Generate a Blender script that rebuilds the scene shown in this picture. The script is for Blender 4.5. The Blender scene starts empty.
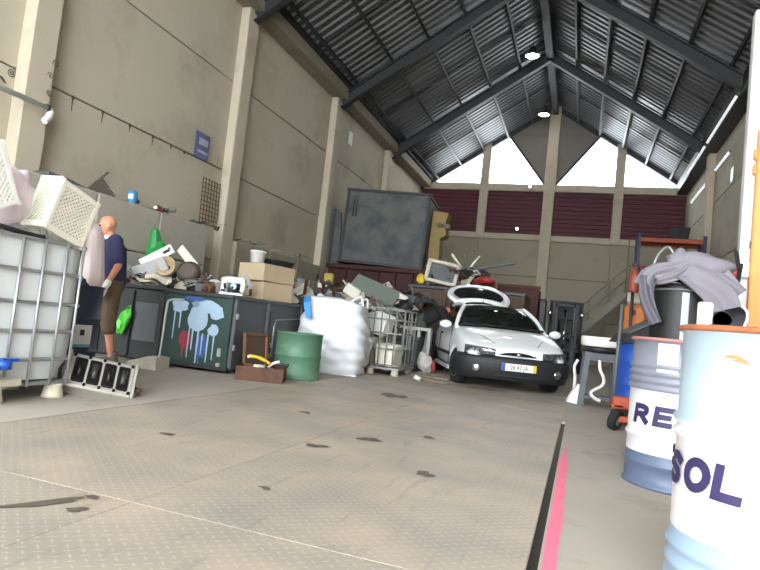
import bpy, bmesh, math, random
from mathutils import Vector, Matrix, Euler
R = math.radians
PI = math.pi
scene = bpy.context.scene
COL = scene.collection

# ------------------------------------------------------------------ camera, sky, exposure
CAM_H = 0.80
FPX = 600.0
PITCH, YAW, ROLL = R(3.66), R(18.85), R(6.1)
cam_data = bpy.data.cameras.new('camera')
cam_data.sensor_width = 36.0
cam_data.lens = FPX / 760.0 * 36.0
cam_data.clip_end = 300
cam = bpy.data.objects.new('camera', cam_data)
COL.objects.link(cam)
cr, sr = math.cos(ROLL), math.sin(ROLL)
_right = Vector((math.cos(YAW), math.sin(YAW), 0))
_fh = Vector((-math.sin(YAW), math.cos(YAW), 0))
_fw = _fh * math.cos(PITCH) + Vector((0, 0, 1)) * math.sin(PITCH)
_up = -_fh * math.sin(PITCH) + Vector((0, 0, 1)) * math.cos(PITCH)
_ir = _right * cr + _up * sr
_iu = -_right * sr + _up * cr
m = Matrix((_ir, _iu, -_fw)).transposed().to_4x4()
m.translation = Vector((0, 0, CAM_H))
cam.matrix_world = m
scene.camera = cam

world = bpy.data.worlds.new('overcast_sky')
scene.world = world
world.use_nodes = True
bg = world.node_tree.nodes['Background']
bg.inputs[0].default_value = (0.93, 0.97, 1.0, 1)
bg.inputs[1].default_value = 13.6
scene.view_settings.view_transform = 'Standard'
scene.view_settings.look = 'None'
scene.view_settings.gamma = 1.0
scene.view_settings.use_curve_mapping = False
scene.view_settings.exposure = 0.0

def W(px, py, Y):
    """a point of the place, given its depth Y and where it is seen in the photograph"""
    d = _fw * FPX + _ir * (px - 380) - _iu * (py - 285)
    return Vector((0, 0, CAM_H)) + d * (Y / d.y)

# ------------------------------------------------------------------ materials
def lin(c):
    return tuple(((v / 255) / 12.92 if v / 255 <= .04045 else ((v / 255 + .055) / 1.055) ** 2.4) for v in c)
MATS = {}
def mat(name, col, rough=.6, metal=0., var=.18, vs=4., dirt=None, da=.5, ds=2.5, bump=0., bs=40., emit=0., coat=0.):
    if name in MATS: return MATS[name]
    m = bpy.data.materials.new(name); m.use_nodes = True
    nt = m.node_tree; nd = nt.nodes; ln = nt.links
    p = nd['Principled BSDF']
    p.inputs['Roughness'].default_value = rough
    p.inputs['Metallic'].default_value = metal
    if coat: p.inputs['Coat Weight'].default_value = coat
    c = lin(col)
    tc = nd.new('ShaderNodeTexCoord')
    n1 = nd.new('ShaderNodeTexNoise'); n1.inputs['Scale'].default_value = vs; n1.inputs['Detail'].default_value = 6
    ln.new(tc.outputs['Object'], n1.inputs['Vector'])
    mx = nd.new('ShaderNodeMix'); mx.data_type = 'RGBA'
    mx.inputs[6].default_value = tuple(v * (1 - var) for v in c) + (1,)
    mx.inputs[7].default_value = tuple(min(1, v * (1 + var)) for v in c) + (1,)
    ln.new(n1.outputs['Fac'], mx.inputs[0])
    out = mx.outputs[2]
    if dirt:
        n2 = nd.new('ShaderNodeTexNoise'); n2.inputs['Scale'].default_value = ds; n2.inputs['Detail'].default_value = 8
        n2.inputs['Roughness'].default_value = .65
        ln.new(tc.outputs['Object'], n2.inputs['Vector'])
        rp = nd.new('ShaderNodeValToRGB')
        rp.color_ramp.elements[0].position = da; rp.color_ramp.elements[0].color = (0, 0, 0, 1)
        rp.color_ramp.elements[1].position = min(1, da + .18); rp.color_ramp.elements[1].color = (1, 1, 1, 1)
        ln.new(n2.outputs['Fac'], rp.inputs[0])
        m2 = nd.new('ShaderNodeMix'); m2.data_type = 'RGBA'
        m2.inputs[7].default_value = lin(dirt) + (1,)
        ln.new(rp.outputs[0], m2.inputs[0]); ln.new(out, m2.inputs[6])
        out = m2.outputs[2]
    ln.new(out, p.inputs['Base Color'])
    if bump:
        n3 = nd.new('ShaderNodeTexNoise'); n3.inputs['Scale'].default_value = bs; n3.inputs['Detail'].default_value = 4
        ln.new(tc.outputs['Object'], n3.inputs['Vector'])
        b = nd.new('ShaderNodeBump'); b.inputs['Strength'].default_value = bump; b.inputs['Distance'].default_value = .02
        ln.new(n3.outputs['Fac'], b.inputs['Height']); ln.new(b.outputs[0], p.inputs['Normal'])
    if emit:
        p.inputs['Emission Color'].default_value = c + (1,)
        p.inputs['Emission Strength'].default_value = emit
    MATS[name] = m
    return m

def glass_mat(name, tint, gloss=.12, rough=.03, opaque=0.0, col=(20, 25, 25)):
    m = bpy.data.materials.new(name); m.use_nodes = True
    nt = m.node_tree; nd = nt.nodes; ln = nt.links
    nd.remove(nd['Principled BSDF'])
    o = nd['Material Output']
    t = nd.new('ShaderNodeBsdfTransparent'); t.inputs[0].default_value = tuple(tint) + (1,)
    g = nd.new('ShaderNodeBsdfGlossy'); g.inputs['Roughness'].default_value = rough
    d = nd.new('ShaderNodeBsdfDiffuse'); d.inputs[0].default_value = lin(col) + (1,)
    m1 = nd.new('ShaderNodeMixShader'); m1.inputs[0].default_value = opaque
    ln.new(t.outputs[0], m1.inputs[1]); ln.new(d.outputs[0], m1.inputs[2])
    m2 = nd.new('ShaderNodeMixShader'); m2.inputs[0].default_value = gloss
    ln.new(m1.outputs[0], m2.inputs[1]); ln.new(g.outputs[0], m2.inputs[2])
    ln.new(m2.outputs[0], o.inputs[0])
    MATS[name] = m
    return m

def plate_mat():
    """worn checker plate: raised lozenges, dust and scuffs"""
    m = bpy.data.materials.new('checker_plate'); m.use_nodes = True
    nt = m.node_tree; nd = nt.nodes; ln = nt.links
    p = nd['Principled BSDF']; p.inputs['Roughness'].default_value = .55; p.inputs['Metallic'].default_value = .15
    tc = nd.new('ShaderNodeTexCoord')
    mp = nd.new('ShaderNodeMapping'); mp.inputs['Rotation'].default_value = (0, 0, R(45)); mp.inputs['Scale'].default_value = (22, 22, 22)
    ln.new(tc.outputs['Object'], mp.inputs[0])
    sx = nd.new('ShaderNodeSeparateXYZ'); ln.new(mp.outputs[0], sx.inputs[0])
    def M(op, a, b=None):
        n = nd.new('ShaderNodeMath'); n.operation = op
        for i, v in enumerate((a, b)):
            if v is None: continue
            if isinstance(v, (int, float)): n.inputs[i].default_value = v
            else: ln.new(v, n.inputs[i])
        return n.outputs[0]
    fx = M('ABSOLUTE', M('SUBTRACT', M('FRACT', sx.outputs[0]), .5)); fy = M('ABSOLUTE', M('SUBTRACT', M('FRACT', sx.outputs[1]), .5))
    par = M('MODULO', M('ABSOLUTE', M('ADD', M('FLOOR', sx.outputs[0]), M('FLOOR', sx.outputs[1]))), 2.0)
    a = M('ADD', M('MULTIPLY', fx, 7.), M('MULTIPLY', fy, 2.2)); b = M('ADD', M('MULTIPLY', fy, 7.), M('MULTIPLY', fx, 2.2))
    s = M('ADD', M('MULTIPLY', a, par), M('MULTIPLY', b, M('SUBTRACT', 1.0, par)))
    loz = M('LESS_THAN', s, 1.0)
    n1 = nd.new('ShaderNodeTexNoise'); n1.inputs['Scale'].default_value = 1.6; n1.inputs['Detail'].default_value = 8
    ln.new(tc.outputs['Object'], n1.inputs['Vector'])
    rp = nd.new('ShaderNodeValToRGB')
    rp.color_ramp.elements[0].position = .32; rp.color_ramp.elements[0].color = lin((150, 144, 136)) + (1,)
    rp.color_ramp.elements[1].position = .68; rp.color_ramp.elements[1].color = lin((184, 169, 150)) + (1,)
    ln.new(n1.outputs['Fac'], rp.inputs[0])
    mx = nd.new('ShaderNodeMix'); mx.data_type = 'RGBA'; mx.inputs[7].default_value = lin((194, 184, 170)) + (1,)
    ln.new(M('MULTIPLY', loz, .45), mx.inputs[0]); ln.new(rp.outputs[0], mx.inputs[6])
    n2 = nd.new('ShaderNodeTexNoise'); n2.inputs['Scale'].default_value = 5; n2.inputs['Detail'].default_value = 9; n2.inputs['Roughness'].default_value = .7
    mp2 = nd.new('ShaderNodeMapping'); mp2.inputs['Scale'].default_value = (2.2, .35, 1)
    ln.new(tc.outputs['Object'], mp2.inputs[0]); ln.new(mp2.outputs[0], n2.inputs['Vector'])
    r2 = nd.new('ShaderNodeValToRGB'); r2.color_ramp.elements[0].position = .56; r2.color_ramp.elements[1].position = .8
    ln.new(n2.outputs['Fac'], r2.inputs[0])
    m2 = nd.new('ShaderNodeMix'); m2.data_type = 'RGBA'; m2.inputs[7].default_value = lin((112, 106, 100)) + (1,)
    ln.new(M('MULTIPLY', r2.outputs[0], .8), m2.inputs[0]); ln.new(mx.outputs[2], m2.inputs[6])
    ln.new(m2.outputs[2], p.inputs['Base Color'])
    bp = nd.new('ShaderNodeBump'); bp.inputs['Strength'].default_value = .6; bp.inputs['Distance'].default_value = .004
    ln.new(loz, bp.inputs['Height']); ln.new(bp.outputs[0], p.inputs['Normal'])
    MATS['checker_plate'] = m
    return m

CONC = mat('concrete_wall', (190, 182, 164), .9, var=.10, vs=.8, dirt=(170, 160, 141), da=.52, ds=.7, bump=.15, bs=25)
CONC2 = mat('concrete_pilaster', (190, 181, 162), .9, var=.10, vs=2, dirt=(172, 161, 140), da=.55, ds=1.5, bump=.2, bs=20)
CONCB = mat('concrete_wall_dimmed', (164, 157, 140), .9, var=.10, vs=.8, dirt=(146, 138, 121), da=.52, ds=.7, bump=.15, bs=25)  # darker copy of the wall concrete, for light falling off toward the back
EAVE = mat('eave_concrete', (140, 131, 114), .9, var=.12, vs=2)
BLOCK = mat('concrete_block', (172, 167, 154), .95, var=.12, vs=2, dirt=(140, 134, 121), da=.58, ds=2, bump=.3, bs=20)
FLOORC = mat('floor_concrete', (168, 160, 149), .8, var=.14, vs=1.3, dirt=(146, 135, 122), da=.55, ds=1.6, bump=.1, bs=50)
PLATE = plate_mat()
ROOFM = mat('roof_sheet', (112, 114, 118), .42, .55, var=.1, vs=.7)
STEELD = mat('dark_steel', (62, 63, 66), .5, .4, var=.15)
STEELG = mat('grey_paint', (96, 99, 102), .55, .2, var=.15, dirt=(60, 58, 54), da=.6)
GALV = mat('galvanised', (176, 178, 180), .45, .7, var=.1)
MAROON = mat('maroon_cladding', (84, 28, 42), .6, 0, var=.2, vs=1)
WHITEP = mat('white_plastic', (226, 226, 222), .5, var=.05)
OFFW = mat('offwhite_plastic', (222, 220, 206), .55, var=.06)
CREAM = mat('cream_plastic', (204, 198, 178), .6, var=.1)
IBCW = mat('ibc_plastic', (214, 220, 224), .4, var=.05, dirt=(170, 172, 170), da=.64)
BLACKP = mat('black_plastic', (26, 26, 28), .5, var=.2)
RUBBER = mat('rubber', (30, 30, 31), .85, var=.2)
NAVY = mat('navy_drum', (28, 40, 66), .45, var=.15)
BLUE = mat('blue_plastic', (30, 78, 168), .45, var=.12)
GREENB = mat('green_drum', (82, 120, 96), .55, .1, var=.15, dirt=(120, 140, 118), da=.58, ds=5)
DGREEN = mat('dark_green_paint', (38, 62, 56), .5, .1, var=.2, dirt=(24, 36, 34), da=.55)
RUST = mat('rusty_steel', (104, 74, 58), .85, .2, var=.3, vs=8, dirt=(70, 58, 52), da=.5, ds=6)
SKIPM = mat('skip_steel', (92, 76, 66), .85, .2, var=.3, vs=7, dirt=(138, 128, 116), da=.6, ds=9)
RUSTR = mat('red_container_paint', (62, 31, 28), .7, .1, var=.25, vs=3, dirt=(60, 40, 34), da=.55)
BINM = mat('worn_bin_steel', (88, 92, 90), .65, .2, var=.35, vs=5, dirt=(62, 68, 74), da=.47, ds=1.6, bump=.2, bs=30)
TAN = mat('tan_foam', (150, 130, 88), .9, var=.2, vs=6)
CARD = mat('cardboard', (176, 158, 130), .85, var=.08)
ORANGE = mat('orange_paint', (168, 72, 42), .55, var=.12)
ORANGE2 = mat('orange_wood', (222, 150, 86), .6, var=.14, vs=3)
REDP = mat('red_paint', (158, 50, 50), .5, var=.12)
YEL = mat('yellow_paint', (206, 180, 40), .55, var=.1)
GREENS = mat('bright_green', (30, 128, 60), .5, var=.4, vs=30, dirt=(220, 240, 220), da=.62, ds=18)
LIME = mat('lime_plastic', (84, 200, 60), .5, var=.15, vs=6)
SKIN = mat('skin', (196, 138, 112), .55, var=.06)
WOOD = mat('brown_wood', (116, 84, 62), .75, var=.25, vs=8)
ALU = mat('cast_aluminium', (200, 198, 192), .45, .6, var=.12, dirt=(120, 116, 108), da=.6, ds=14)
CARW = mat('car_paint', (240, 243, 245), .28, var=.02, coat=.6)
CHROME = mat('chrome', (210, 212, 214), .15, 1.0, var=.03)
PINK = mat('pink_line_paint', (230, 116, 140), .7, var=.12, vs=20, dirt=(190, 150, 140), da=.62, ds=9)
OIL = mat('oil_stain', (94, 84, 74), .6, var=.25, vs=12)
PITM = mat('pit_dark', (8, 8, 8), .95, var=.2)
GREYBL = mat('drum_blue_grey', (158, 176, 196), .4, .1, var=.06, dirt=(140, 156, 176), da=.66)
LBLUE = mat('drum_pale_blue', (140, 162, 182), .4, .1, var=.05)
DRUMW = mat('drum_white', (206, 206, 208), .4, .0, var=.03)
INK = mat('drum_lettering', (44, 36, 78), .5, var=.1)
RUSTY = mat('rust_edge', (150, 92, 60), .85, .1, var=.3, vs=25)
PANE = glass_mat('window_pane', (.96, .98, .98), .05, .05)
CARGLASS = glass_mat('car_glass', (.46, .54, .50), .10, .02, .22, (40, 52, 48))

# ------------------------------------------------------------------ mesh building
class B:
    def __init__(s): s.v = []; s.f = []; s.m = []; s.s = []
    def add(s, vs, fs, mi=0, sm=False, M=None):
        o = len(s.v)
        for v in vs:
            v = Vector(v)
            s.v.append(tuple(M @ v) if M else tuple(v))
        for f in fs:
            s.f.append([o + i for i in f]); s.m.append(mi); s.s.append(sm)
        return s
    def box(s, c, d, rot=None, bev=0., mi=0):
        hx, hy, hz = d[0] / 2, d[1] / 2, d[2] / 2
        M = Matrix.Translation(c)
        if rot is not None: M = M @ (Euler(rot).to_matrix().to_4x4() if not isinstance(rot, Matrix) else rot.to_4x4())
        if bev <= 0:
            vs = [(x * hx, y * hy, z * hz) for x in (-1, 1) for y in (-1, 1) for z in (-1, 1)]
            fs = [(0, 1, 3, 2), (4, 6, 7, 5), (0, 4, 5, 1), (2, 3, 7, 6), (0, 2, 6, 4), (1, 5, 7, 3)]
            return s.add(vs, fs, mi, False, M)
        b = min(bev, hx * .95, hy * .95, hz * .95)
        idx = {}; vs = []
        for x in (-1, 1):
            for y in (-1, 1):
                for z in (-1, 1):
                    for a in range(3):
                        p = [x * (hx - b), y * (hy - b), z * (hz - b)]
                        p[a] = (x * hx, y * hy, z * hz)[a]
                        idx[(x, y, z, a)] = len(vs); vs.append(p)
        fs = []
        S = [(-1, -1), (1, -1), (1, 1), (-1, 1)]
        for sg in (-1, 1):
            fs.append([idx[(sg, p, q, 0)] for p, q in S]); fs.append([idx[(p, sg, q, 1)] for p, q in S]); fs.append([idx[(p, q, sg, 2)] for p, q in S])
        for p in (-1, 1):
            for q in (-1, 1):
                fs.append([idx[(p, q, -1, 0)], idx[(p, q, 1, 0)], idx[(p, q, 1, 1)], idx[(p, q, -1, 1)]])
                fs.append([idx[(p, -1, q, 0)], idx[(p, 1, q, 0)], idx[(p, 1, q, 2)], idx[(p, -1, q, 2)]])
                fs.append([idx[(-1, p, q, 1)], idx[(1, p, q, 1)], idx[(1, p, q, 2)], idx[(-1, p, q, 2)]])
                for r in (-1, 1): fs.append([idx[(p, q, r, a)] for a in range(3)])
        return s.add(vs, fs, mi, False, M)
    def beam(s, p0, p1, w, h, mi=0, up=(0, 0, 1)):
        p0, p1 = Vector(p0), Vector(p1); d = p1 - p0; L = d.length; d.normalize()
        u = Vector(up)
        if abs(d.dot(u)) > .98: u = Vector((1, 0, 0))
        sd = d.cross(u).normalized(); uu = sd.cross(d)
        return s.box((p0 + p1) / 2, (L, w, h), Matrix((d, sd, uu)).transposed(), 0, mi)
    def cyl(s, p0, p1, r0, r1=None, n=12, mi=0, cap=True, sm=True):
        r1 = r0 if r1 is None else r1
        p0, p1 = Vector(p0), Vector(p1); d = (p1 - p0).normalized()
        u = Vector((0, 0, 1)) if abs(d.z) < .95 else Vector((1, 0, 0))
        a = d.cross(u).normalized(); b = d.cross(a)
        vs = []
        for p, r in ((p0, r0), (p1, r1)):
            for i in range(n):
                t = 2 * PI * i / n; vs.append(p + a * (r * math.cos(t)) + b * (r * math.sin(t)))
        s.add(vs, [(i, (i + 1) % n, n + (i + 1) % n, n + i) for i in range(n)], mi, sm)
        if cap: s.add(vs[:n], [tuple(range(n))], mi); s.add(vs[n:], [tuple(range(n))], mi)
        return s
    def tube(s, pts, r, n=8, mi=0, closed=False, cap=True):
        pts = [Vector(p) for p in pts]; N = len(pts); vs = []
        prev = None
        for k, p in enumerate(pts):
            if closed: d = pts[(k + 1) % N] - pts[k - 1]
            else: d = pts[min(k + 1, N - 1)] - pts[max(k - 1, 0)]
            d.normalize()
            if prev is None:
                u = Vector((0, 0, 1)) if abs(d.z) < .9 else Vector((1, 0, 0))
                a = d.cross(u).normalized()
            else:
                a = prev - d * prev.dot(d)
                if a.length < .3: a = pb - d * pb.dot(d)
                a.normalize()
            prev = a; b = d.cross(a); pb = b
            for i in range(n):
                t = 2 * PI * i / n; vs.append(p + a * (r * math.cos(t)) + b * (r * math.sin(t)))
        fs = []
        for k in range(N if closed else N - 1):
            k2 = (k + 1) % N
            for i in range(n): fs.append((k * n + i, k * n + (i + 1) % n, k2 * n + (i + 1) % n, k2 * n + i))
        s.add(vs, fs, mi, True)
        if cap and not closed:
            s.add(vs[:n], [tuple(range(n))], mi); s.add(vs[-n:], [tuple(range(n))], mi)
        return s
    def lathe(s, prof, n=24, M=None, mi=0, sm=True, mis=None):
        vs = []; fs = []
        for r, z in prof:
            for i in range(n):
                t = 2 * PI * i / n; vs.append((r * math.cos(t), r * math.sin(t), z))
        K = len(prof)
        for k in range(K - 1):
            ff = [(k * n + i, k * n + (i + 1) % n, (k + 1) * n + (i + 1) % n, (k + 1) * n + i) for i in range(n)]
            if mis: s.add([], [], 0)
            fs.append((ff, mis[k] if mis else mi))
        o = len(s.v)
        s.add(vs, [], mi, sm, M)
        for ff, q in fs:
            for f in ff: s.f.append([o + i for i in f]); s.m.append(q); s.s.append(sm)
        for k in (0, K - 1):
            if prof[k][0] > 1e-4: s.f.append([o + k * n + i for i in range(n)]); s.m.append((mis[0] if k == 0 else mis[-1]) if mis else mi); s.s.append(False)
        return s
    def prism(s, poly, t, M=None, mi=0):
        """polygon in the local xz plane, thickness t along y"""
        n = len(poly)
        vs = [(x, -t / 2, z) for x, z in poly] + [(x, t / 2, z) for x, z in poly]
        fs = [tuple(range(n)), tuple(range(n, 2 * n))] + [(i, (i + 1) % n, n + (i + 1) % n, n + i) for i in range(n)]
        return s.add(vs, fs, mi, False, M)
    def grid(s, fn, nu, nv, mi=0, sm=True, wrap=False):
        vs = [fn(i / nu, j / nv) for i in range(nu + (0 if wrap else 1)) for j in range(nv + 1)]
        fs = []
        K = nv + 1
        for i in range(nu):
            i2 = (i + 1) % nu if wrap else i + 1
            for j in range(nv): fs.append((i * K + j, i2 * K + j, i2 * K + j + 1, i * K + j + 1))
        return s.add(vs, fs, mi, sm)
    def ball(s, c, r, n=12, k=8, mi=0, M=None):
        r = (r, r, r) if isinstance(r, (int, float)) else r
        prof = [(math.sin(PI * j / k), -math.cos(PI * j / k)) for j in range(k + 1)]
        T = Matrix.Translation(c) @ (M.to_4x4() if M else Matrix.Identity(4)) @ Matrix.Diagonal((r[0], r[1], r[2], 1))
        return s.lathe([(max(a, 1e-5), z) for a, z in prof], n, T, mi)
    def capsule(s, p0, p1, r0, r1, n=12, mi=0):
        p0, p1 = Vector(p0), Vector(p1); d = p1 - p0; L = d.length; d.normalize()
        q = Vector((0, 0, 1)).rotation_difference(d).to_matrix().to_4x4()
        prof = [(max(1e-5, r0 * math.sin(PI / 2 * j / 4)), -r0 * math.cos(PI / 2 * j / 4)) for j in range(5)]
        prof += [(max(1e-5, r1 * math.cos(PI / 2 * j / 4)), L + r1 * math.sin(PI / 2 * j / 4)) for j in range(5)]
        return s.lathe(prof, n, Matrix.Translation(p0) @ q, mi)
    def mesh(s, name, mats):
        me = bpy.data.meshes.new(name)
        me.from_pydata(s.v, [], s.f)
        bm = bmesh.new(); bm.from_mesh(me)
        for f, mi, sm in zip(bm.faces, s.m, s.s): f.material_index = mi; f.smooth = sm
        bmesh.ops.remove_doubles(bm, verts=bm.verts, dist=1e-5)
        bmesh.ops.recalc_face_normals(bm, faces=bm.faces)
        bm.to_mesh(me); bm.free()
        for mm in (mats if isinstance(mats, (list, tuple)) else [mats]): me.materials.append(mm)
        return me
    def build(s, name, mats, parent=None, loc=(0, 0, 0), rot=(0, 0, 0)):
        return place(name, s.mesh(name, mats), parent, loc, rot)

def place(name, me, parent=None, loc=(0, 0, 0), rot=(0, 0, 0), scale=None):
    o = bpy.data.objects.new(name, me); COL.objects.link(o)
    o.location = loc; o.rotation_euler = rot
    if scale: o.scale = scale
    if parent: o.parent = parent
    return o
def tag(o, label, cat, group=None):
    o['label'] = label; o['category'] = cat
    if group: o['group'] = group
    return o
def thing(name, label, cat, loc=(0, 0, 0), rz=0., group=None, rot=None):
    o = bpy.data.objects.new(name, None); COL.objects.link(o)
    o.empty_display_size = .1
    o.location = loc; o.rotation_euler = rot if rot else (0, 0, rz)
    return tag(o, label, cat, group)
def struct(o): o['kind'] = 'structure'; return o
def bake(o):
    """replace an object's mesh by its modified result"""
    dg = bpy.context.evaluated_depsgraph_get()
    me = bpy.data.meshes.new_from_object(o.evaluated_get(dg))
    o.modifiers.clear(); o.data = me
    return o
def lerp(a, b, t): return Vector(a) + (Vector(b) - Vector(a)) * t
def hull_path(pts, n=6):
    """smooth a polyline by Catmull-Rom"""
    pts = [Vector(p) for p in pts]; out = []
    for i in range(len(pts) - 1):
        p0 = pts[max(i - 1, 0)]; p1 = pts[i]; p2 = pts[i + 1]; p3 = pts[min(i + 2, len(pts) - 1)]
        for k in range(n):
            t = k / n
            out.append(.5 * (2 * p1 + (p2 - p0) * t + (2 * p0 - 5 * p1 + 4 * p2 - p3) * t * t + (3 * p1 - p0 - 3 * p2 + p3) * t ** 3))
    out.append(pts[-1])
    return out

# ------------------------------------------------------------------ the hall
XL, XR, YB, YF = -7.5, 3.6, 26.6, -5.5
XC = -1.79
COLS_Y = [-3.4, 1.4, 6.05, 11.0, 16.0, 21.1]
def roof_z(x): return 11.12 - .65 * abs(x - XC)

# floor
fl = B()
fl.box((10.0 - .078, 6, -.1), (20, 46, .2))             # right concrete
fl.box((-3.12 - 6, 6, -.1), (12, 46, .2))               # left concrete
fl.box((-1.6, 19.25, -.1), (3.04, 19.5, .2))            # beyond the weighbridge
fl.box((-1.6, -9.4, -.1), (3.04, 15.2, .2))             # before it
fl.box((-.0985, 8.02, -.012), (.0405, 2.96, .024))              # slot filled in
floor = struct(fl.build('floor', FLOORC))
pit = B().box((-1.6, 3.9, -.32), (3.04, 11.4, .04)).build('pit_bottom', PITM, floor)
pb = B().box((0, 0, 0), (1.492, 2.986, .03), bev=.002).mesh('steel_plate', PLATE)
for ix, x in enumerate((-2.36, -.865)):
    for iy in range(5):
        y = -.5 + iy * 2.5
        if iy == 0: pass
        sc = 2.4985 / 2.986
        place('steel_plate', pb, floor, (x, -1.75 + 2.5 * iy, -.015), scale=(1, sc, 1))
# painted line and stains
rng = random.Random(3)
ln_ = B(); L = []; N = 40
for i in range(N + 1):
    y = -.5 + i * 5.6 / N
    w = .027 * (1 if i < N - 6 else (N - i) / 6 + .1)
    L.append(((-.042 - w + rng.uniform(-.004, .004), y), (-.042 + w + rng.uniform(-.006, .006), y)))
for i in range(N):
    (a, b), (c, d) = L[i], L[i + 1]
    ln_.add([(*a, .0015), (*b, .0015), (*d, .0015), (*c, .0015)], [(0, 1, 2, 3)])
ln_.build('pink_line', PINK, floor)
def stain(cx, cy, rx, ry, rz, seed, name='oil_stain', m=OIL):
    g = random.Random(seed); n = 22
    ph = [g.uniform(0, 6.28) for _ in range(4)]
    vs = []
    for i in range(n):
        t = 2 * PI * i / n
        q = 1 + .22 * math.sin(2 * t + ph[0]) + .18 * math.sin(3 * t + ph[1]) + .12 * math.sin(5 * t + ph[2])
        vs.append((rx * q * math.cos(t), ry * q * math.sin(t), 0))
    B().add(vs, [tuple(range(n))]).build(name, m, floor, (cx, cy, .0045), (0, 0, rz))
stain(-1.84, 1.80, .12, .034, R(58), 1); stain(-1.70, 1.81, .035, .025, R(30), 2); stain(-1.76, 1.95, .035, .018, R(10), 5)
stain(-1.31, 3.97, .07, .075, R(10), 3); stain(-1.5, 3.5, .06, .05, R(20), 4); stain(-2.36, 1.46, .05, .05, 0, 6)
stain(-1.95, 6.6, .13, .2, R(10), 7); stain(-.75, 3.3, .05, .06, 0, 9); stain(-1.0, 4.4, .05, .05, 0, 10); stain(-2.1, 4.6, .05, .05, 0, 11); stain(-1.3, 2.5, .03, .02, 0, 12); stain(-2.3, 3.1, .04, .04, 0, 13); stain(-1.25, 9.0, .25, .1, 0, 8)

# left wall: precast panels between pilasters
def panel_wall(name, x, sgn, bays, rows, ztop):
    w = struct(B().box((x - sgn * .16, (YF + YB) / 2 + .15, ztop / 2), (.1, YB - YF + .3, ztop)).build(name, CONC))
    for i in range(len(bays) - 1):
        y0, y1 = bays[i], bays[i + 1]
        for j in range(len(rows) - 1):
            z0, z1 = rows[j], rows[j + 1]
            B().box((x - sgn * .055, (y0 + y1) / 2, (z0 + z1) / 2), (.11, y1 - y0 - .01, z1 - z0 - .022), bev=.012).build('concrete_panel', CONC, w)
    for y in COLS_Y:
        if y < YF + .3: continue
        B().box((x + sgn * .1, y, 3.7), (.22, .42, 7.4), bev=.02).build('pilaster', CONC2, w)
    return w
ROWS = [0, 1.76, 3.70, 5.64, 7.5]
wl = panel_wall('wall_left', XL, 1, [YF, -3.4, 1.4, 6.05, 11.0, 16.0, 21.1, YB + .3], ROWS, 7.5)
wr = panel_wall('wall_right', XR, -1, [YF, -3.4, 1.4, 6.05, 11.0, 16.0, 21.1, YB + .3], ROWS, 7.5)
B().box((XL + .22, (YF + YB) / 2, 7.45), (.44, YB - YF, .32), bev=.02).build('eave_beam', EAVE, wl)
B().box((XL + .40, (YF + YB) / 2, 7.66), (.3, YB - YF, .1)).build('eave_gutter', STEELD, wl)
B().box((XR - .2, (YF + YB) / 2, 7.52), (.40, YB - YF, .5), bev=.02).build('eave_beam', STEELD, wr)  # dark steel here stands in for shade under the right roof overhang
# lifting anchors with rust runs under the second joint
for (y, h) in ((6.81, .2), (7.41, .17), (8.02, .1), (8.60, .16), (9.1, .06), (9.5, .05)):
    b = B(); b.box((0, 0, 0), (.012, .045, .05)); b.prism([(-.014, 0), (.014, 0), (.004, -h), (-.004, -h)], .006, Matrix.Rotation(PI / 2, 4, 'Z'))
    b.build('anchor_stain', OIL, wl, (XL + .004, y, 3.68))
# pencilled scrolls on the wall by the first pilaster
for k, (y, z, r, t) in enumerate(((5.78, 3.62, .07, 2.2), (6.22, 3.5, .05, 2.5), (6.2, 3.75, .05, 1.5), (5.98, 3.8, .04, 2), (6.26, 3.95, .06, 1.6))):
    xx = XL + .006 if y < 6.1 else XL + .213
    pts = [(xx, y + r * (q / 24) * math.cos(t * 2 * PI * q / 24), z + r * (q / 24) * math.sin(t * 2 * PI * q / 24)) for q in range(25)]
    B().tube(pts, .006, 4).build('pencil_scroll', OIL, wl)
for dy in (0, .05, .1):
    B().tube(hull_path([(XL + .006, 5.45 + dy, 2.4), (XL + .006, 5.5 + dy, 3.2), (XL + .006, 5.58 + dy * .6, 3.5), (XL + .006, 5.7 + dy * .3, 3.45)], 5), .006, 4).build('pencil_scroll', OIL, wl)

# back wall
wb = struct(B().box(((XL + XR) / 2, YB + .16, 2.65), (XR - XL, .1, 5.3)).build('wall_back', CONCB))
xs = [XL, -4.67, XC, .9, XR]
for i in range(4):
    for (z0, z1) in ((0, 1.75), (1.75, 3.5), (3.5, 5.1)):
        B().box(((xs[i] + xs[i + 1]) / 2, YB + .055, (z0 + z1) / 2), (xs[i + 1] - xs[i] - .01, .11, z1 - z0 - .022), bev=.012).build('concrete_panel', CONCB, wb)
B().box(((XL + XR) / 2, YB - .02, 5.2), (XR - XL, .26, .26), bev=.02).build('sill_beam', CONC2, wb)
B().box(((XL + XR) / 2, YB - .02, 7.4), (XR - XL, .26, .32), bev=.02).build('lintel_beam', CONC2, wb)
B().box((XC, YB - .1, 5.5), (.46, .34, 11.0), bev=.02).build('central_column', CONC2, wb)
for x in (-4.62, 1.02):
    B().box((x, YB - .06, 7.05 + .2), (.38, .26, 4.26), bev=.02).build('side_column', CONC2, wb)
for i in range(4):   # ribbed maroon cladding
    x0, x1 = xs[i], xs[i + 1]
    b = B(); z = 5.33; prof = []
    while z < 7.24:
        prof += [(0, z), (.035, z + .02), (.035, z + .13), (0, z + .15)]; z += .19
    vs = []
    for (d, zz) in prof: vs += [(x0, YB + .06 - d, zz), (x1, YB + .06 - d, zz)]
    b.add(vs, [(2 * k, 2 * k + 1, 2 * k + 3, 2 * k + 2) for k in range(len(prof) - 1)])
    b.box(((x0 + x1) / 2, YB + .1, 6.28), (x1 - x0, .03, 1.96))
    b.build('maroon_cladding', MAROON, wb)
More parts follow.
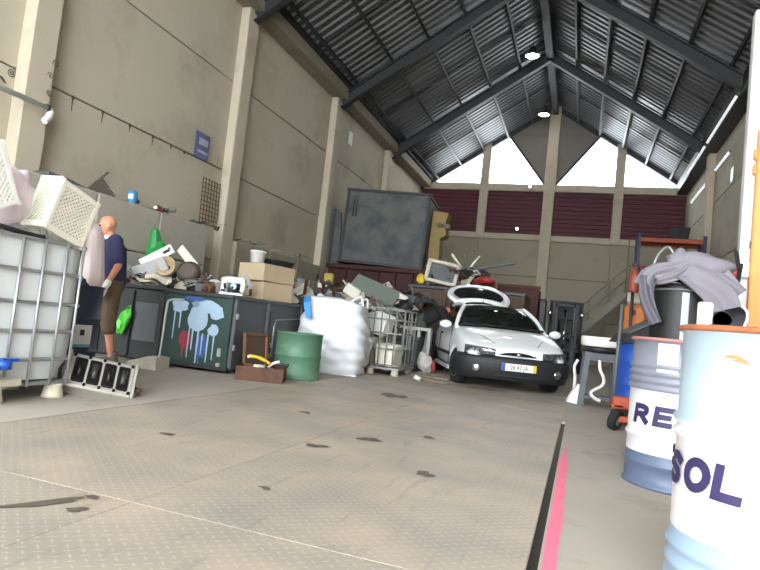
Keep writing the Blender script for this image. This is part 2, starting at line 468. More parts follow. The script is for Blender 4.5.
# gable: infill either side of the central column, glazing beyond
gx = 3.72
for s in (-1, 1):
    xo = XC + s * 1.95
    zo = roof_z(xo) - .06
    B().prism([(XC, zo), (xo, zo), (XC, roof_z(XC) - .06)], .1, Matrix.Translation((0, YB + .02, 0))).build('gable_infill', mat('gable_infill', (122, 117, 112), .8, var=.1), wb)
    B().prism([(XC, 7.55), (XC + s * .2, 7.55), (xo, zo), (XC, zo)], .08, Matrix.Translation((0, YB + .05, 0))).build('gable_infill', mat('gable_infill', (122, 117, 112), .8, var=.1), wb)
    B().beam((XC + s * .22, YB, 7.56), (xo, YB, zo), .1, .1, up=(0, 1, 0)).build('gable_strut', STEELD, wb)
    B().beam((XC, YB - .05, roof_z(XC) - .12), (XC + s * 5.9, YB - .05, roof_z(XC + s * 5.9) - .12), .16, .24, up=(0, 1, 0)).build('gable_rafter', STEELD, wb)
k = 1
for (poly) in ([(-7.06, 7.56), (-4.81, 7.56), (-4.81, roof_z(-4.81) - .2), (-7.06, 7.6)],
               [(-4.43, 7.56), (XC - .25, 7.56), (XC - 1.95, roof_z(XC - 1.95) - .2), (-4.43, roof_z(-4.43) - .2)],
               [(XC + .25, 7.56), (.83, 7.56), (.83, roof_z(.83) - .2), (XC + 1.95, roof_z(XC + 1.95) - .2)],
               [(1.21, 7.56), (3.4, 7.56), (1.21, roof_z(1.21) - .2)]):
    w = struct(B().prism(poly, .02, Matrix.Translation((0, YB + .1, 0))).build('window_%d' % k, PANE)); k += 1

# roof: corrugated sheets on purlins and rafters
ceil = bpy.data.objects.new('ceiling', None); COL.objects.link(ceil); struct(ceil)
def corr(y0, y1, s):
    b = B(); pitch = .27; prof = []; y = y0
    while y < y1 - 1e-4:
        for (dy, dz) in ((0, 0), (.10, 0), (.14, .055), (.23, .055), (.27, 0)):
            if y + dy <= y1 + 1e-4: prof.append((y + dy, dz))
        y += pitch
    prof.append((y1, 0))
    vs = []
    xe = XL - .1 if s < 0 else XR + .1
    for (yy, dz) in prof: vs += [(XC, yy, roof_z(XC) + dz), (xe, yy, roof_z(xe) + dz)]
    b.add(vs, [(2 * k, 2 * k + 1, 2 * k + 3, 2 * k + 2) for k in range(len(prof) - 1)])
    return b
RAF = COLS_Y + [YB]
lims = [YF]
for i in range(len(RAF)):
    y0 = lims[-1]; lims += [(y0 + RAF[i]) / 2, RAF[i]]
for i in range(len(lims) - 1):
    for s in (-1, 1): corr(lims[i], lims[i + 1] + .02, s).build('roof_sheet', ROOFM, ceil)
for y in RAF[:-1] + [YF + .1]:
    for s in (-1, 1):
        xe = XL + .25 if s < 0 else XR - .25
        p0 = Vector((XC, y, roof_z(XC) - .36)); p1 = Vector((xe, y, roof_z(xe) - .36))
        b = B()
        b.beam(p0, p1, .05, .3, up=(0, 0, 1)); n = Vector((0, 0, .165))
        b.beam(p0 + n, p1 + n, .2, .03); b.beam(p0 - n, p1 - n, .2, .03)
        b.build('rafter', STEELD, ceil)
for i in range(1, len(lims), 2):   # light mid-bay ties
    for s in (-1, 1):
        xe = XL + .25 if s < 0 else XR - .25
        B().beam((XC, lims[i], roof_z(XC) - .06), (xe, lims[i], roof_z(xe) - .06), .05, .06).build('tie_bar', STEELD, ceil)
for s in (-1, 1):
    for k in range(1, 6):
        x = XC + s * (5.6 if s < 0 else 5.3) * k / 5.6
        B().box((x, (YF + YB) / 2, roof_z(x) - .1), (.07, YB - YF, .16), rot=(0, s * R(33), 0)).build('purlin', STEELD if k != 2 else STEELG, ceil)
B().box((XC, (YF + YB) / 2, roof_z(XC) - .3), (.24, YB - YF, .4)).build('ridge_beam', STEELD, ceil)

# lamps in the roof
LAMP = mat('lamp_glow', (255, 252, 240), .5, var=0, emit=40)
def highbay(p, label):
    t = thing('highbay_lamp', label, 'lamp', p, group='high-bay lamps under the ridge')
    b = B(); b.lathe([(.06, .32), (.1, .3), (.12, .12), (.2, .08), (.24, .0), (.22, .0), (.18, .06)], 20); b.build('housing', STEELD, t)
    B().lathe([(1e-4, .0), (.19, .0), (.215, .02)], 20).build('lens', LAMP, t)
    top = roof_z(p[0]) - p[2] - .05
    B().cyl((0, 0, .3), (0, 0, max(.4, top)), .012, n=6).build('rod', STEELD, t)
highbay((-2.25, 19.6, 10.1), 'bright round high-bay lamp nearer the middle of the roof ridge')
highbay((-2.18, 25.0, 10.12), 'bright round high-bay lamp just before the far gable column')
TUBE = mat('tube_light', (240, 244, 248), .5, var=0, emit=.8)
def tube_light(p0, p1, label):
    p0, p1 = Vector(p0), Vector(p1)
    t = thing('tube_light', label, 'light', p0, group='tube lights on the right wall')
    d = p1 - p0
    B().beam((.03, 0, .03), d + Vector((.03, 0, .03)), .06, .06).build('fixture', STEELG, t)
    B().cyl(d * .02, d * .98, .035, n=8).build('tube', TUBE, t)
tube_light((3.14, 16.2, 7.28), (3.14, 19.9, 7.28), 'long white tube light under the right eave, nearer one')
tube_light((3.14, 20.2, 7.28), (3.14, 23.3, 7.28), 'long white tube light under the right eave, farther one')
tube_light((3.45, 18.3, 6.5), (3.45, 20.1, 6.5), 'short white tube light on right wall before the pilaster')
tube_light((3.45, 21.4, 6.45), (3.45, 24.3, 6.45), 'white tube light on right wall between pilaster and far corner')
for (p, l) in ((W(530, 187, YB - .2), 'tiny round lamp on the concrete beam above maroon cladding'), (W(517, 229, YB - .1), 'tiny round lamp on the maroon cladding left of column')):
    t = thing('bulkhead_lamp', l, 'lamp', p)
    B().lathe([(.08, .0), (.08, .05), (.065, .06)], 16, Matrix.Rotation(PI / 2, 4, 'X')).build('base', STEELG, t)
    B().lathe([(.065, .06), (.05, .09), (1e-4, .1)], 16, Matrix.Rotation(PI / 2, 4, 'X')).build('dome', mat('bulkhead_glow', (255, 252, 245), .5, var=0, emit=6), t)

# ------------------------------------------------------------------ concrete block bay on the left
bw = thing('block_wall', 'row of big grey concrete blocks stacked against left wall', 'wall', (-7.2, 0, 0))
del bw['category']; del bw['label']; bw.name = 'wall_blocks'; struct(bw)
bm_ = B().box((0, 0, 0), (.56, 1.385, .755), bev=.025).mesh('concrete_block', BLOCK)
for j in range(3):
    for i in range(6):
        y = 3.1 + .7 + i * 1.4 - (.0 if j % 2 == 0 else .0)
        if y + .7 > 11.0: continue
        place('concrete_block', bm_, bw, (.02, y - .35, .385 + j * .765), (0, 0, R([0, .4, -.3][(i + j) % 3])))
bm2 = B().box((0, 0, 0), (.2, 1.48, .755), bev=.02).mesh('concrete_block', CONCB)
for j in range(3):
    for i in range(3): place('concrete_block', bm2, bw, (-.10, 11.35 + .6 + i * 1.5, .385 + j * .765 - .04))
# wire mesh panel on the wall, sign, notice, pipe
t = thing('mesh_panel', 'rusty welded wire mesh grid fixed to the left concrete wall', 'grid', (-7.42, 10.4, 2.42), rot=(0, R(-2), R(0)))
for k in range(7): B().cyl((.02, -.3 + k * .1, 0), (.02, -.3 + k * .1, .95), .008, n=5).build('wire', RUST, t)
for k in range(11): B().cyl((.03, -.3, .02 + k * .09), (.03, .3, .02 + k * .09), .008, n=5).build('wire', RUST, t)
for k in range(5): B().cyl((.03, -.85, .1 + k * .14), (.03, -.3, .1 + k * .14), .004, n=4).build('wire', GALV, t)
SIGN = mat('sign_purple', (92, 96, 138), .5, var=.08)
t = thing('wall_sign', 'small purple-blue sign with two pale lines on left wall', 'sign', (-7.4, 9.97, 3.95))
B().box((-.06, 0, 0), (.012, .46, .52), bev=.004).build('panel', SIGN, t)
B().box((-.05, .02, .08), (.006, .3, .13)).build('text_block', mat('sign_pale', (168, 172, 196), .5), t)
B().box((-.05, .02, -.12), (.006, .34, .05)).build('text_line', mat('sign_pale', (168, 172, 196)), t)
tag(B().box((0, 0, 0), (.015, .32, .42), bev=.004).build('notice', WHITEP, None, (-7.48, 17.45, 6.6)), 'white notice plate high on left wall near the roof', 'sign')
tag(B().box((0, 0, 0), (.015, .3, .42), bev=.004).build('notice', mat('pale_cyan', (190, 226, 232), .4, var=.03), None, (3.58, 18.4, 5.9)), 'pale cyan notice plate high on the right wall', 'sign')
t = thing('wall_pipe', 'white overflow pipe with an elbow in front of left pilaster', 'pipe', (-7.15, 6.0, 3.25))
B().cyl((0, -2.4, 0), (0, .12, .0), .035, n=10).build('pipe', WHITEP, t)
B().tube(hull_path([(0, .1, 0), (0, .16, -.03), (.02, .12, -.13), (.03, .06, -.2)], 5), .045, 10).build('elbow', WHITEP, t)
B().lathe([(.05, 0), (.05, .03)], 12, Matrix.Translation((0, .12, 0)) @ Matrix.Rotation(PI / 2, 4, 'X')).build('collar', STEELD, t)

# ------------------------------------------------------------------ IBC totes
def ring_path(hx, hy, z, r=.06, n=4):
    pts = []
    for (cx, cy, a0) in ((hx - r, hy - r, 0), (-hx + r, hy - r, 90), (-hx + r, -hy + r, 180), (hx - r, -hy + r, 270)):
        for k in range(n + 1):
            a = R(a0 + 90 * k / n); pts.append((cx + r * math.cos(a), cy + r * math.sin(a), z))
    return pts
def cage(t, hx, hy, zs, ybars, xbars, z0, z1, m=GALV):
    for z in zs: B().tube(ring_path(hx, hy, z), .015, 6, closed=True).build('cage_ring', m, t)
    for y in ybars:
        for s in (-1, 1): B().cyl((s * (hx + .012), y, z0), (s * (hx + .012), y, z1), .011, n=6).build('cage_bar', m, t)
    for x in xbars:
        for s in (-1, 1): B().cyl((x, s * (hy + .012), z0), (x, s * (hy + .012), z1), .011, n=6).build('cage_bar', m, t)
t = thing('ibc_tote', 'white plastic bulk tote in a galvanised cage at the left edge', 'container', (-4.13, 3.04, 0))
hx, hy = .5, .6
cage(t, hx, hy, (.29, .49, .69, .91, 1.13), [-.42, -.2, 0.02, .2, .39, .54], [-.4, -.2, 0, .2, .4], .1, 1.13)
def bottle(u, v):
    z = .14 + 1.0 * v
    k = .93 if v < .13 else (.985 if v < .95 else .97)
    k2 = .10
    a = 2 * PI * u
    c, s = math.cos(a), math.sin(a)
    p = 14
    r = 1 / (abs(c) ** p + abs(s) ** p) ** (1 / p)
    dent = .012 * math.sin(v * 22)
    return (c * r * (hx * k - .008), s * r * (hy * k - .004), z)
b = B(); b.grid(bottle, 48, 14, wrap=True)
b.add([(c * .44, s * .54, 1.10) for c, s in ((-1, -1), (1, -1), (1, 1), (-1, 1))], [(0, 1, 2, 3)])
b.add([(c * .44, s * .54, .15) for c, s in ((-1, -1), (1, -1), (1, 1), (-1, 1))], [(0, 1, 2, 3)])
b.build('bottle', IBCW, t)
b = B(); b.box((0, 0, .115), (1.0, 1.2, .025), bev=.008); b.build('pallet_deck', GALV, t)
for y in (-.5, 0, .5):
    for x in (-.44, 0, .44):
        B().lathe([(.08, 0), (.075, .02), (.06, .08), (.075, .105)], 10, Matrix.Translation((x, y, 0))).build('pallet_foot', CREAM, t)
B().box((.47, -.25, .05), (.05, .5, .08), bev=.02).build('pallet_skid', CREAM, t)
v = B(); v.cyl((.5, -.14, .22), (.6, -.14, .22), .05, n=14); v.build('valve', BLACKP, t)
v = B(); v.lathe([(.05, 0), (.05, .05), (.03, .06)], 14, Matrix.Translation((.56, -.04, .24))); v.box((.56, .0, .3), (.03, .12, .02)); v.build('valve_cap', BLUE, t)
B().box((.51, -.1, .14), (.04, .5, .06), bev=.01).build('rail', CREAM, t)
tag(B().tube(hull_path([(0, -.7, .05), (.02, -.2, 0), (0, .1, -.02), (0, .2, -.02)], 5), .018, 8).build('black_hose', RUBBER, None, (-3.66, 3.05, 1.175)), 'black rubber hose lying along the tote rim under the crates', 'hose')

# perforated crates
def crate_side(b, w, h, hole, pitch, T, border=.03, th=.008, mi=0):
    """a grid wall with real openings: bars crossing on a diamond"""
    # frame
    b.box(T @ Vector((w / 2, 0, border / 2)), (w, th * 2.5, border), T.to_3x3(), 0, mi)
    b.box(T @ Vector((w / 2, 0, h - border / 2)), (w, th * 2.5, border), T.to_3x3(), 0, mi)
    b.box(T @ Vector((border / 2, 0, h / 2)), (border, th * 2.5, h - 2 * border), T.to_3x3(), 0, mi)
    b.box(T @ Vector((w - border / 2, 0, h / 2)), (border, th * 2.5, h - 2 * border), T.to_3x3(), 0, mi)
    n = int((w + h) / pitch)
    bw = pitch - hole
    for i in range(1, n):
        for s in (0, 1):
            c = i * pitch
            x0, z0 = (c, 0) if c < w else (w, c - w)
            x1, z1 = (0, c) if c < h else (c - h, h)
            if s: x0, x1 = w - x0, w - x1
            b.beam(T @ Vector((x0, (s - .5) * th * .8, z0)), T @ Vector((x1, (s - .5) * th * .8, z1)), bw, th, mi, up=T.to_3x3() @ Vector((0, 1, 0)))
def crate(label, loc, rot, d, pitch, mat_):
    t = thing('perforated_crate', label, 'crate', loc, rot=rot)
    w, l, h = d
    I = Matrix.Identity(4)
    for (nm, T, ww, hh) in (('side', I, w, h), ('side', Matrix.Translation((0, l, 0)), w, h),
                            ('end', Matrix.Rotation(PI / 2, 4, 'Z'), l, h), ('end', Matrix.Translation((w, 0, 0)) @ Matrix.Rotation(PI / 2, 4, 'Z'), l, h),
                            ('base', Matrix.Rotation(-PI / 2, 4, 'X') @ Matrix.Identity(4), w, l)):
        b = B(); crate_side(b, ww, hh, pitch * .68, pitch, T)
        if nm == 'base': T
        b.build(nm, mat_, t)
    for x, y in ((0, 0), (w, 0), (0, l), (w, l)): B().box((x, y, h / 2), (.034, .034, h + .006)).build('corner_post', mat_, t)
    b = B(); q = [(0, 0, h), (w, 0, h), (w, l, h), (0, l, h)]
    for k in range(4): b.cyl(q[k], q[(k + 1) % 4], .014, n=6)
    b.build('rim', mat_, t)
def crate_rot(a):   # base turned to +X, leaning by a towards -Y
    ux = Vector((0, math.sin(a), math.cos(a))); uy = Vector((0, math.cos(a), -math.sin(a))); uz = ux.cross(uy)
    return Matrix((ux, uy, uz)).transposed().to_euler()
crate('cream perforated crate tipped on its side on the tote beside the pink cloth', (-3.62, 3.20, 1.24), crate_rot(R(17)), (.37, .37, .20), .036, OFFW)
crate('white perforated crate standing on the tote at the photo edge', (-3.64, 2.62, 1.165), crate_rot(R(-26)), (.40, .42, .24), .036, WHITEP)
# pink cloth bundle
PINKC = mat('pink_print_cloth', (232, 216, 226), .9, var=.1, vs=14, dirt=(204, 172, 198), da=.6, ds=22)
def lumpy(name, m, c, r, seed, amp=.18, fr=3., nu=28, nv=16, parent=None, rot=(0, 0, 0), flat=0.):
    g = random.Random(seed); o = [(g.uniform(-fr, fr), g.uniform(-fr, fr), g.uniform(-fr, fr), g.uniform(0, 6.3)) for _ in range(9)]
    def fn(u, v):
        a = 2 * PI * u; e = PI * min(max(v, .001), .999)
        d = Vector((math.sin(e) * math.cos(a), math.sin(e) * math.sin(a), -math.cos(e)))
        k = 1 + sum(amp / 3 * math.sin(d.x * q[0] * 2 + d.y * q[1] * 2 + d.z * q[2] * 2 + q[3]) for q in o) 
        p = Vector((d.x * r[0], d.y * r[1], d.z * r[2])) * k
        if p.z < -r[2] * (1 - flat): p.z = -r[2] * (1 - flat)
        return p
    b = B(); b.grid(fn, nu, nv, wrap=True)
    return b.build(name, m, parent, c, rot)
tag(lumpy('cloth_bundle', PINKC, (-4.0, 3.16, 1.40), (.18, .22, .26), 5, .15, 3.2, flat=.15), 'crumpled pale pink patterned cloth bundle between two white crates', 'cloth')

# ------------------------------------------------------------------ drums
def drum_prof(r, h, ribs=((.33), (.66)), rim=.012):
    p = [(r - .03, .015), (r - .004, .015), (r - .001, 0), (r + rim * .5, .004), (r + rim * .5, .018), (r - .004, .024)]
    for q in ribs:
        z = q * h
        p += [(r - .004, z - .02), (r + .008, z - .006), (r + .008, z + .006), (r - .004, z + .02)]
    p += [(r - .004, h - .024), (r + rim * .5, h - .018), (r + rim * .5, h - .002), (r - .001, h), (r - .008, h - .004), (r - .012, h - .02)]
    return p
def drum(name, label, loc, r, h, body, ribs=(.33, .66), rz=0, top=None, lid=True, rimmat=None, bands=None, n=48):
    t = thing(name, label, 'drum', loc, rz)
    if bands:
        prof = []; mis = []
        full = drum_prof(r, h, ribs)
        zs = [z for z, _ in bands]
        pts = []
        for i, (a, z) in enumerate(full):
            if i:
                pa, pz = full[i - 1]
                for q in zs:
                    if pz < q < z: pts.append((pa + (a - pa) * (q - pz) / (z - pz), q))
            pts.append((a, z))
        for i in range(len(pts) - 1):
            zm = (pts[i][1] + pts[i + 1][1]) / 2; mi = 0
            for k, (q, mm) in enumerate(bands):
                if zm > q: mi = k + 1
            mis.append(mi)
        b = B(); b.lathe(pts, n, None, 0, True, mis); o = b.build('body', [body] + [mm for _, mm in bands], t)
    else:
        B().lathe(drum_prof(r, h, ribs), n).build('body', body, t)
    if lid:
        B().lathe([(1e-4, h - .02), (r - .012, h - .02)], n).build('lid', top or body, t)
        B().lathe([(.03, h - .02), (.03, h - .008), (1e-4, h - .008)], 12, Matrix.Translation((0, r * .7, 0))).build('bung', rimmat or GALV, t)
    if rimmat:
        B().tube([((r + .002) * math.cos(a), (r + .002) * math.sin(a), h - .008) for a in [2 * PI * k / n for k in range(n)]], .011, 8, closed=True).build('rim', rimmat, t)
    return t
def text_mesh(txt, size, shear=0., bold=0., sx=1.):
    cu = bpy.data.curves.new('txt', 'FONT'); cu.body = txt; cu.size = size; cu.shear = shear; cu.offset = bold; cu.align_x = 'CENTER'; cu.align_y = 'CENTER'
    o = bpy.data.objects.new('txt', cu); COL.objects.link(o)
    dg = bpy.context.evaluated_depsgraph_get(); me = bpy.data.meshes.new_from_object(o.evaluated_get(dg))
    bpy.data.objects.remove(o); bpy.data.curves.remove(cu)
    for v in me.vertices: v.co.x *= sx
    return me
GLYPH = {'R': [[(0, 0), (0, 1)], [(0, 1), (.5, 1), (.74, .93), (.84, .75), (.76, .56), (.5, .47), (0, .47)], [(.42, .47), (.88, 0)]],
         'P': [[(0, 0), (0, 1)], [(0, 1), (.5, 1), (.74, .93), (.84, .75), (.76, .56), (.5, .47), (0, .47)]],
         'E': [[(0, 0), (0, 1)], [(0, 1), (.82, 1)], [(0, .5), (.72, .5)], [(0, 0), (.82, 0)]],
         'S': [[(.86, .84), (.66, .99), (.28, 1), (.05, .84), (.12, .62), (.45, .5), (.78, .38), (.86, .17), (.64, 0), (.24, 0), (0, .15)]],
         'O': [[(.5 + .52 * math.cos(2 * PI * k / 24), .5 + .5 * math.sin(2 * PI * k / 24)) for k in range(25)]],
         'L': [[(0, 1), (0, 0)], [(0, 0), (.8, 0)]]}
def wrap_text(t, txt, size, r, zc, ang0, m, pitch, sx=1.2):
    """heavy slanted letters one by one on a drum; the angle grows to the right seen from outside"""
    H = size * .72; hw = H * .132
    for i, ch in enumerate(txt):
        b = B()
        def pt(x, y, dx=0., dy=0.):
            yy = (y - .5) * (H - 2 * hw) + dy; xx = ((x - .42) * (H - 2 * hw) * sx * .86) + dx + yy * .14
            a = ang0 + (xx + i * pitch) / r
            return (r * math.cos(a), r * math.sin(a), zc + yy)
        for line in GLYPH[ch]:
            P = []
            for k in range(len(line) - 1):
                for q in range(6): P.append(lerp((*line[k], 0), (*line[k + 1], 0), q / 6))
            P.append(Vector((*line[-1], 0)))
            for k in range(len(P) - 1):
                d = Vector(((P[k + 1].x - P[k].x) * sx, P[k + 1].y - P[k].y, 0)).normalized(); n = Vector((-d.y, d.x, 0)) * hw
                e = d * (hw if k == 0 else .004); f = d * (hw if k == len(P) - 2 else .004)
                A, C = P[k], P[k + 1]
                b.add([pt(A.x, A.y, n.x - e.x, n.y - e.y), pt(A.x, A.y, -n.x - e.x, -n.y - e.y), pt(C.x, C.y, -n.x + f.x, -n.y + f.y), pt(C.x, C.y, n.x + f.x, n.y + f.y)], [(0, 1, 2, 3)])
        b.build('letter_' + ch.lower(), m, t)
# drum beside the pallet jack: grey-blue with a white band reading REPSOL
dr2 = drum('oil_drum', 'grey-blue oil drum with white band lettered RE behind the nearest drum', (.61, 4.17, 0), .29, .89, mat('drum_slate_blue', (88, 102, 126), .45, .1, var=.08),
           ribs=(.16, .34, .66, .71, .76, .81), bands=[(.20, DRUMW), (.575, mat('drum_grey', (118, 122, 134), .45, .1, var=.08))], rimmat=mat('drum_rust_pink', (160, 110, 104), .8, var=.2))
va = math.atan2(-4.17, -.61)
wrap_text(dr2, 'REPSOL', .166, .2925, .43, va - R(44), INK, .146, 1.3)
def patch(t, r, a0, a1, z0, z1, m, name):
    b = B(); b.grid(lambda u, v: ((r) * math.cos(a0 + (a1 - a0) * u), r * math.sin(a0 + (a1 - a0) * u), z0 + (z1 - z0) * v), 10, 1); return b.build(name, m, t)
patch(dr2, .2915, va - R(27), va - R(4), .69, .86, DRUMW, 'paper_label')
dr1 = drum('oil_drum', 'nearest pale blue oil drum with rusty rim and white band lettered SOL', (.61, 2.2, 0), .292, .90, LBLUE, ribs=(.12, .18, .24, .62, .67),
           bands=[(.265, DRUMW), (.60, mat('drum_pale_blue_top', (164, 184, 196), .4, .1, var=.05, dirt=(150, 170, 182), da=.62))], rimmat=RUSTY)
va = math.atan2(-2.2, -.61)
wrap_text(dr1, 'REPSOL', .146, .2945, .45, va - R(45) - .114 * 4 / .2945, INK, .114, 1.15)
for (a0, a1, z0, z1) in ((-31, -16, .812, .824), (-26, -14, .803, .811)):
    b = B(); A0, A1 = va + R(a0), va + R(a1)
    b.grid(lambda u, v: (.2905 * math.cos(A0 + (A1 - A0) * u), .2905 * math.sin(A0 + (A1 - A0) * u), z0 + (z1 - z0) * (v * math.sin(PI * min(max(u, .02), .98))) - u * .012), 12, 2)
    b.build('rust_streak', mat('rust_streak', (172, 122, 80), .8, var=.15, vs=20), dr1)
drum('green_drum', 'short green steel drum in front of the white bulk bag', (-3.40, 7.02, 0), .295, .575, GREENB, ribs=(.5,), lid=False)
B().lathe([(1e-4, .02), (.28, .02)], 32).build('bottom', GREENB, bpy.data.objects['green_drum'])
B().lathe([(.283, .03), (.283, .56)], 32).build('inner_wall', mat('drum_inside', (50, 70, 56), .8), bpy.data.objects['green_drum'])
nd_ = drum('navy_drum', 'dark navy drum with a white paper label beside the tote', (-4.30, 4.14, 0), .29, .86, NAVY, ribs=(.33, .66))
va = math.atan2(-4.14, 4.30)
patch(nd_, .2915, va + R(16), va + R(50), .33, .52, DRUMW, 'paper_label'); patch(nd_, .292, va + R(16), va + R(50), .33, .355, mat('label_blue', (90, 150, 190), .5), 'label_band')
patch(nd_, .2925, va + R(27), va + R(35), .43, .48, BLACKP, 'label_mark')
tag(B().lathe([(.024, 0), (.024, .105), (.02, .11)], 20).build('white_tin', WHITEP, None, (.395, 2.30, .9 - .02)), 'small white cylindrical tin on top of the nearest drum', 'tin')

# ------------------------------------------------------------------ painted dumpster and what stands around
t = thing('steel_container', 'dark steel container with graffiti paint on its green end', 'container', (-3.98, 6.3, 0), R(2))
BODYG = mat('container_grey', (84, 88, 92), .55, .15, var=.15, dirt=(62, 62, 60), da=.58)
b = B()
b.box((-.475, 1.0, .07), (.93, 2.0, .06)); b.box((-.02, 1.0, .49), (.04, 2.0, .86)); b.box((-.93, 1.0, .49), (.04, 2.0, .86)); b.box((-.475, 1.98, .49), (.93, .04, .86))
b.box((-.475, 1.0, .90), (.9, 1.94, .03))
b.build('body', BODYG, t)
B().box((-.475, 0, .49), (.95, .04, .86), bev=.005).build('end_plate', DGREEN, t)
for z in (.93, .06): B().box((-.475, -.01, z), (.99, .07, .05), bev=.008).build('end_rail', STEELD, t)
B().box((.0, 1.0, .93), (.06, 2.04, .05), bev=.008).build('side_rail', BODYG, t)
for y in (.05, .9, 1.98): B().box((.015, y, .49), (.05, .06, .88), bev=.01).build('rib', BODYG, t)
B().box((.012, 1.45, .45), (.02, .9, .7), bev=.006).build('door', mat('container_door', (78, 82, 86), .55, .15), t)
B().tube([(.05, 1.05, .2), (.05, 1.05, .62), (.05, 1.1, .7), (.05, 1.9, .74)], .01, 6).build('conduit', GALV, t)
for (y, z) in ((1.02, .35), (1.0, .2), (.05, .32), (.05, .7)): B().box((.045, y, z), (.025, .05, .07), bev=.008).build('hinge', GALV, t)
B().box((-.1, -.03, .25), (.05, .03, .1), bev=.008).build('latch', GALV, t); B().box((-.1, -.03, .1), (.05, .03, .05), bev=.008).build('latch', GALV, t)
# paint splashes with runs
def splash(t, m, blobs, drips, name):
    b = B(); y = -.0225
    for (x, z, rx, rz, sd) in blobs:
        g = random.Random(sd); n = 16; vs = []
        for i in range(n):
            a = 2 * PI * i / n; q = 1 + g.uniform(-.18, .18)
            vs.append((x + rx * q * math.cos(a), y - .0005 * sd % .001, z + rz * q * math.sin(a)))
        b.add(vs, [tuple(range(n))])
    for (x, z0, z1, w) in drips:
        b.add([(x - w, y - .0006, z0), (x + w, y - .0006, z0), (x + w * .7, y - .0006, z1), (x, y - .0006, z1 - .02), (x - w * .7, y - .0006, z1)], [(0, 1, 2, 3, 4)])
    b.build(name, m, t)
SPL = mat('paint_pale_blue', (150, 172, 192), .5, var=.12)
splash(t, SPL, [(-.72, .76, .12, .08, 1), (-.46, .62, .13, .16, 2), (-.36, .78, .2, .08, 3), (-.2, .72, .1, .1, 4), (-.22, .5, .07, .07, 5), (-.5, .8, .05, .05, 7)],
       [(-.78, .74, .36, .01), (-.7, .7, .5, .012), (-.5, .5, .25, .012), (-.42, .5, .08, .014), (-.36, .45, .2, .01), (-.28, .45, .12, .012), (-.2, .45, .16, .01), (-.55, .55, .15, .008)], 'paint_splash')
splash(t, mat('paint_red', (130, 44, 60), .5), [(-.6, .36, .08, .11, 6)], [(-.62, .3, .15, .012), (-.57, .28, .2, .01)], 'paint_splash')
splash(t, mat('paint_blue', (52, 80, 140), .5), [(-.36, .3, .09, .14, 8), (-.52, .86, .16, .03, 9)], [(-.38, .22, .08, .012)], 'paint_splash')
# second dark container to the left
t = thing('steel_container', 'plain dark grey steel container behind the bald man', 'container', (-5.06, 6.42, 0), R(0))
DGREY = mat('container_dark', (58, 60, 62), .6, .15, var=.2)
b = B(); b.box((-.75, .9, .47), (1.5, 1.8, .9), bev=.01); b.build('body', DGREY, t)
B().box((-.75, .9, .95), (1.56, 1.86, .05), bev=.01).build('top_rail', STEELD, t)
for x in (-.02, -.5, -1.0): B().box((x, -.02, .47), (.06, .05, .86), bev=.01).build('rib', DGREY, t)
B().box((-.26, -.012, .5), (.36, .02, .5), bev=.006).build('panel', STEELG, t)
# brown framed panel leaning, low box of scraps
t = thing('wooden_panel', 'brown framed wooden panel leaning on the grey container', 'panel', (-3.88, 6.52, .0), rot=(0, R(-6), 0))
B().box((0, .3, .26), (.02, .5, .42)).build('board', mat('dark_board', (96, 74, 64), .7, var=.2), t)
for y in (.05, .57): B().box((0, y, .26), (.04, .05, .5), bev=.006).build('stile', WOOD if y < .3 else mat('orange_edge', (176, 112, 58), .7), t)
for z in (.03, .49): B().box((0, .31, z), (.04, .56, .05), bev=.006).build('rail', WOOD, t)
t = thing('scrap_tray', 'low rusty brown tray full of scraps before the green drum', 'tray', (-3.48, 6.28, 0), R(22))
for (c, d) in (((0, -.2, .08), (.52, .02, .16)), ((0, .2, .08), (.52, .02, .16)), ((-.26, 0, .08), (.02, .42, .16)), ((.26, 0, .08), (.02, .42, .16))): B().box(c, d, bev=.004).build('side', RUST, t)
B().box((0, 0, .012), (.5, .4, .02)).build('base', RUST, t)
g = random.Random(12)
for k in range(9):
    p = Vector((g.uniform(-.17, .17), g.uniform(-.12, .12), .13 + .05 * (k % 3)))
    d = Vector((g.uniform(-1, 1), g.uniform(-1, 1), g.uniform(-.15, .3))).normalized() * g.uniform(.08, .16)
    tag(B().tube(hull_path([p - d, p + Vector((0, 0, .02)), p + d], 3), g.uniform(.012, .03), 6).build('scrap_stick', [CREAM, OFFW, RUST, YEL, STEELD][k % 5], None, Matrix.Rotation(R(22), 3, 'Z') @ Vector((0, 0, 0)) + Vector((-3.48, 6.28, 0))),
        ['cream', 'off-white', 'rusty', 'yellow', 'dark steel'][k % 5] + ' short stick of scrap lying in the rusty brown tray', 'scrap', ['cream', 'off-white', 'rusty', 'yellow', 'dark steel'][k % 5] + ' sticks in the rusty tray')
# bent pipe on a concrete foot
t = thing('pipe_stand', 'bent grey pipe standing on a wedge concrete foot', 'stand', (-4.72, 5.86, 0), R(10))
B().prism([(-.22, 0), (.16, 0), (.16, .14), (.05, .15), (-.2, .07)], .3).build('foot', BLOCK, t)
B().tube(hull_path([(.1, 0, .1), (.11, 0, .4), (.12, 0, .76), (.15, .0, .81), (.22, 0, .83), (.32, .0, .83)], 5), .014, 8).build('pipe', GALV, t)

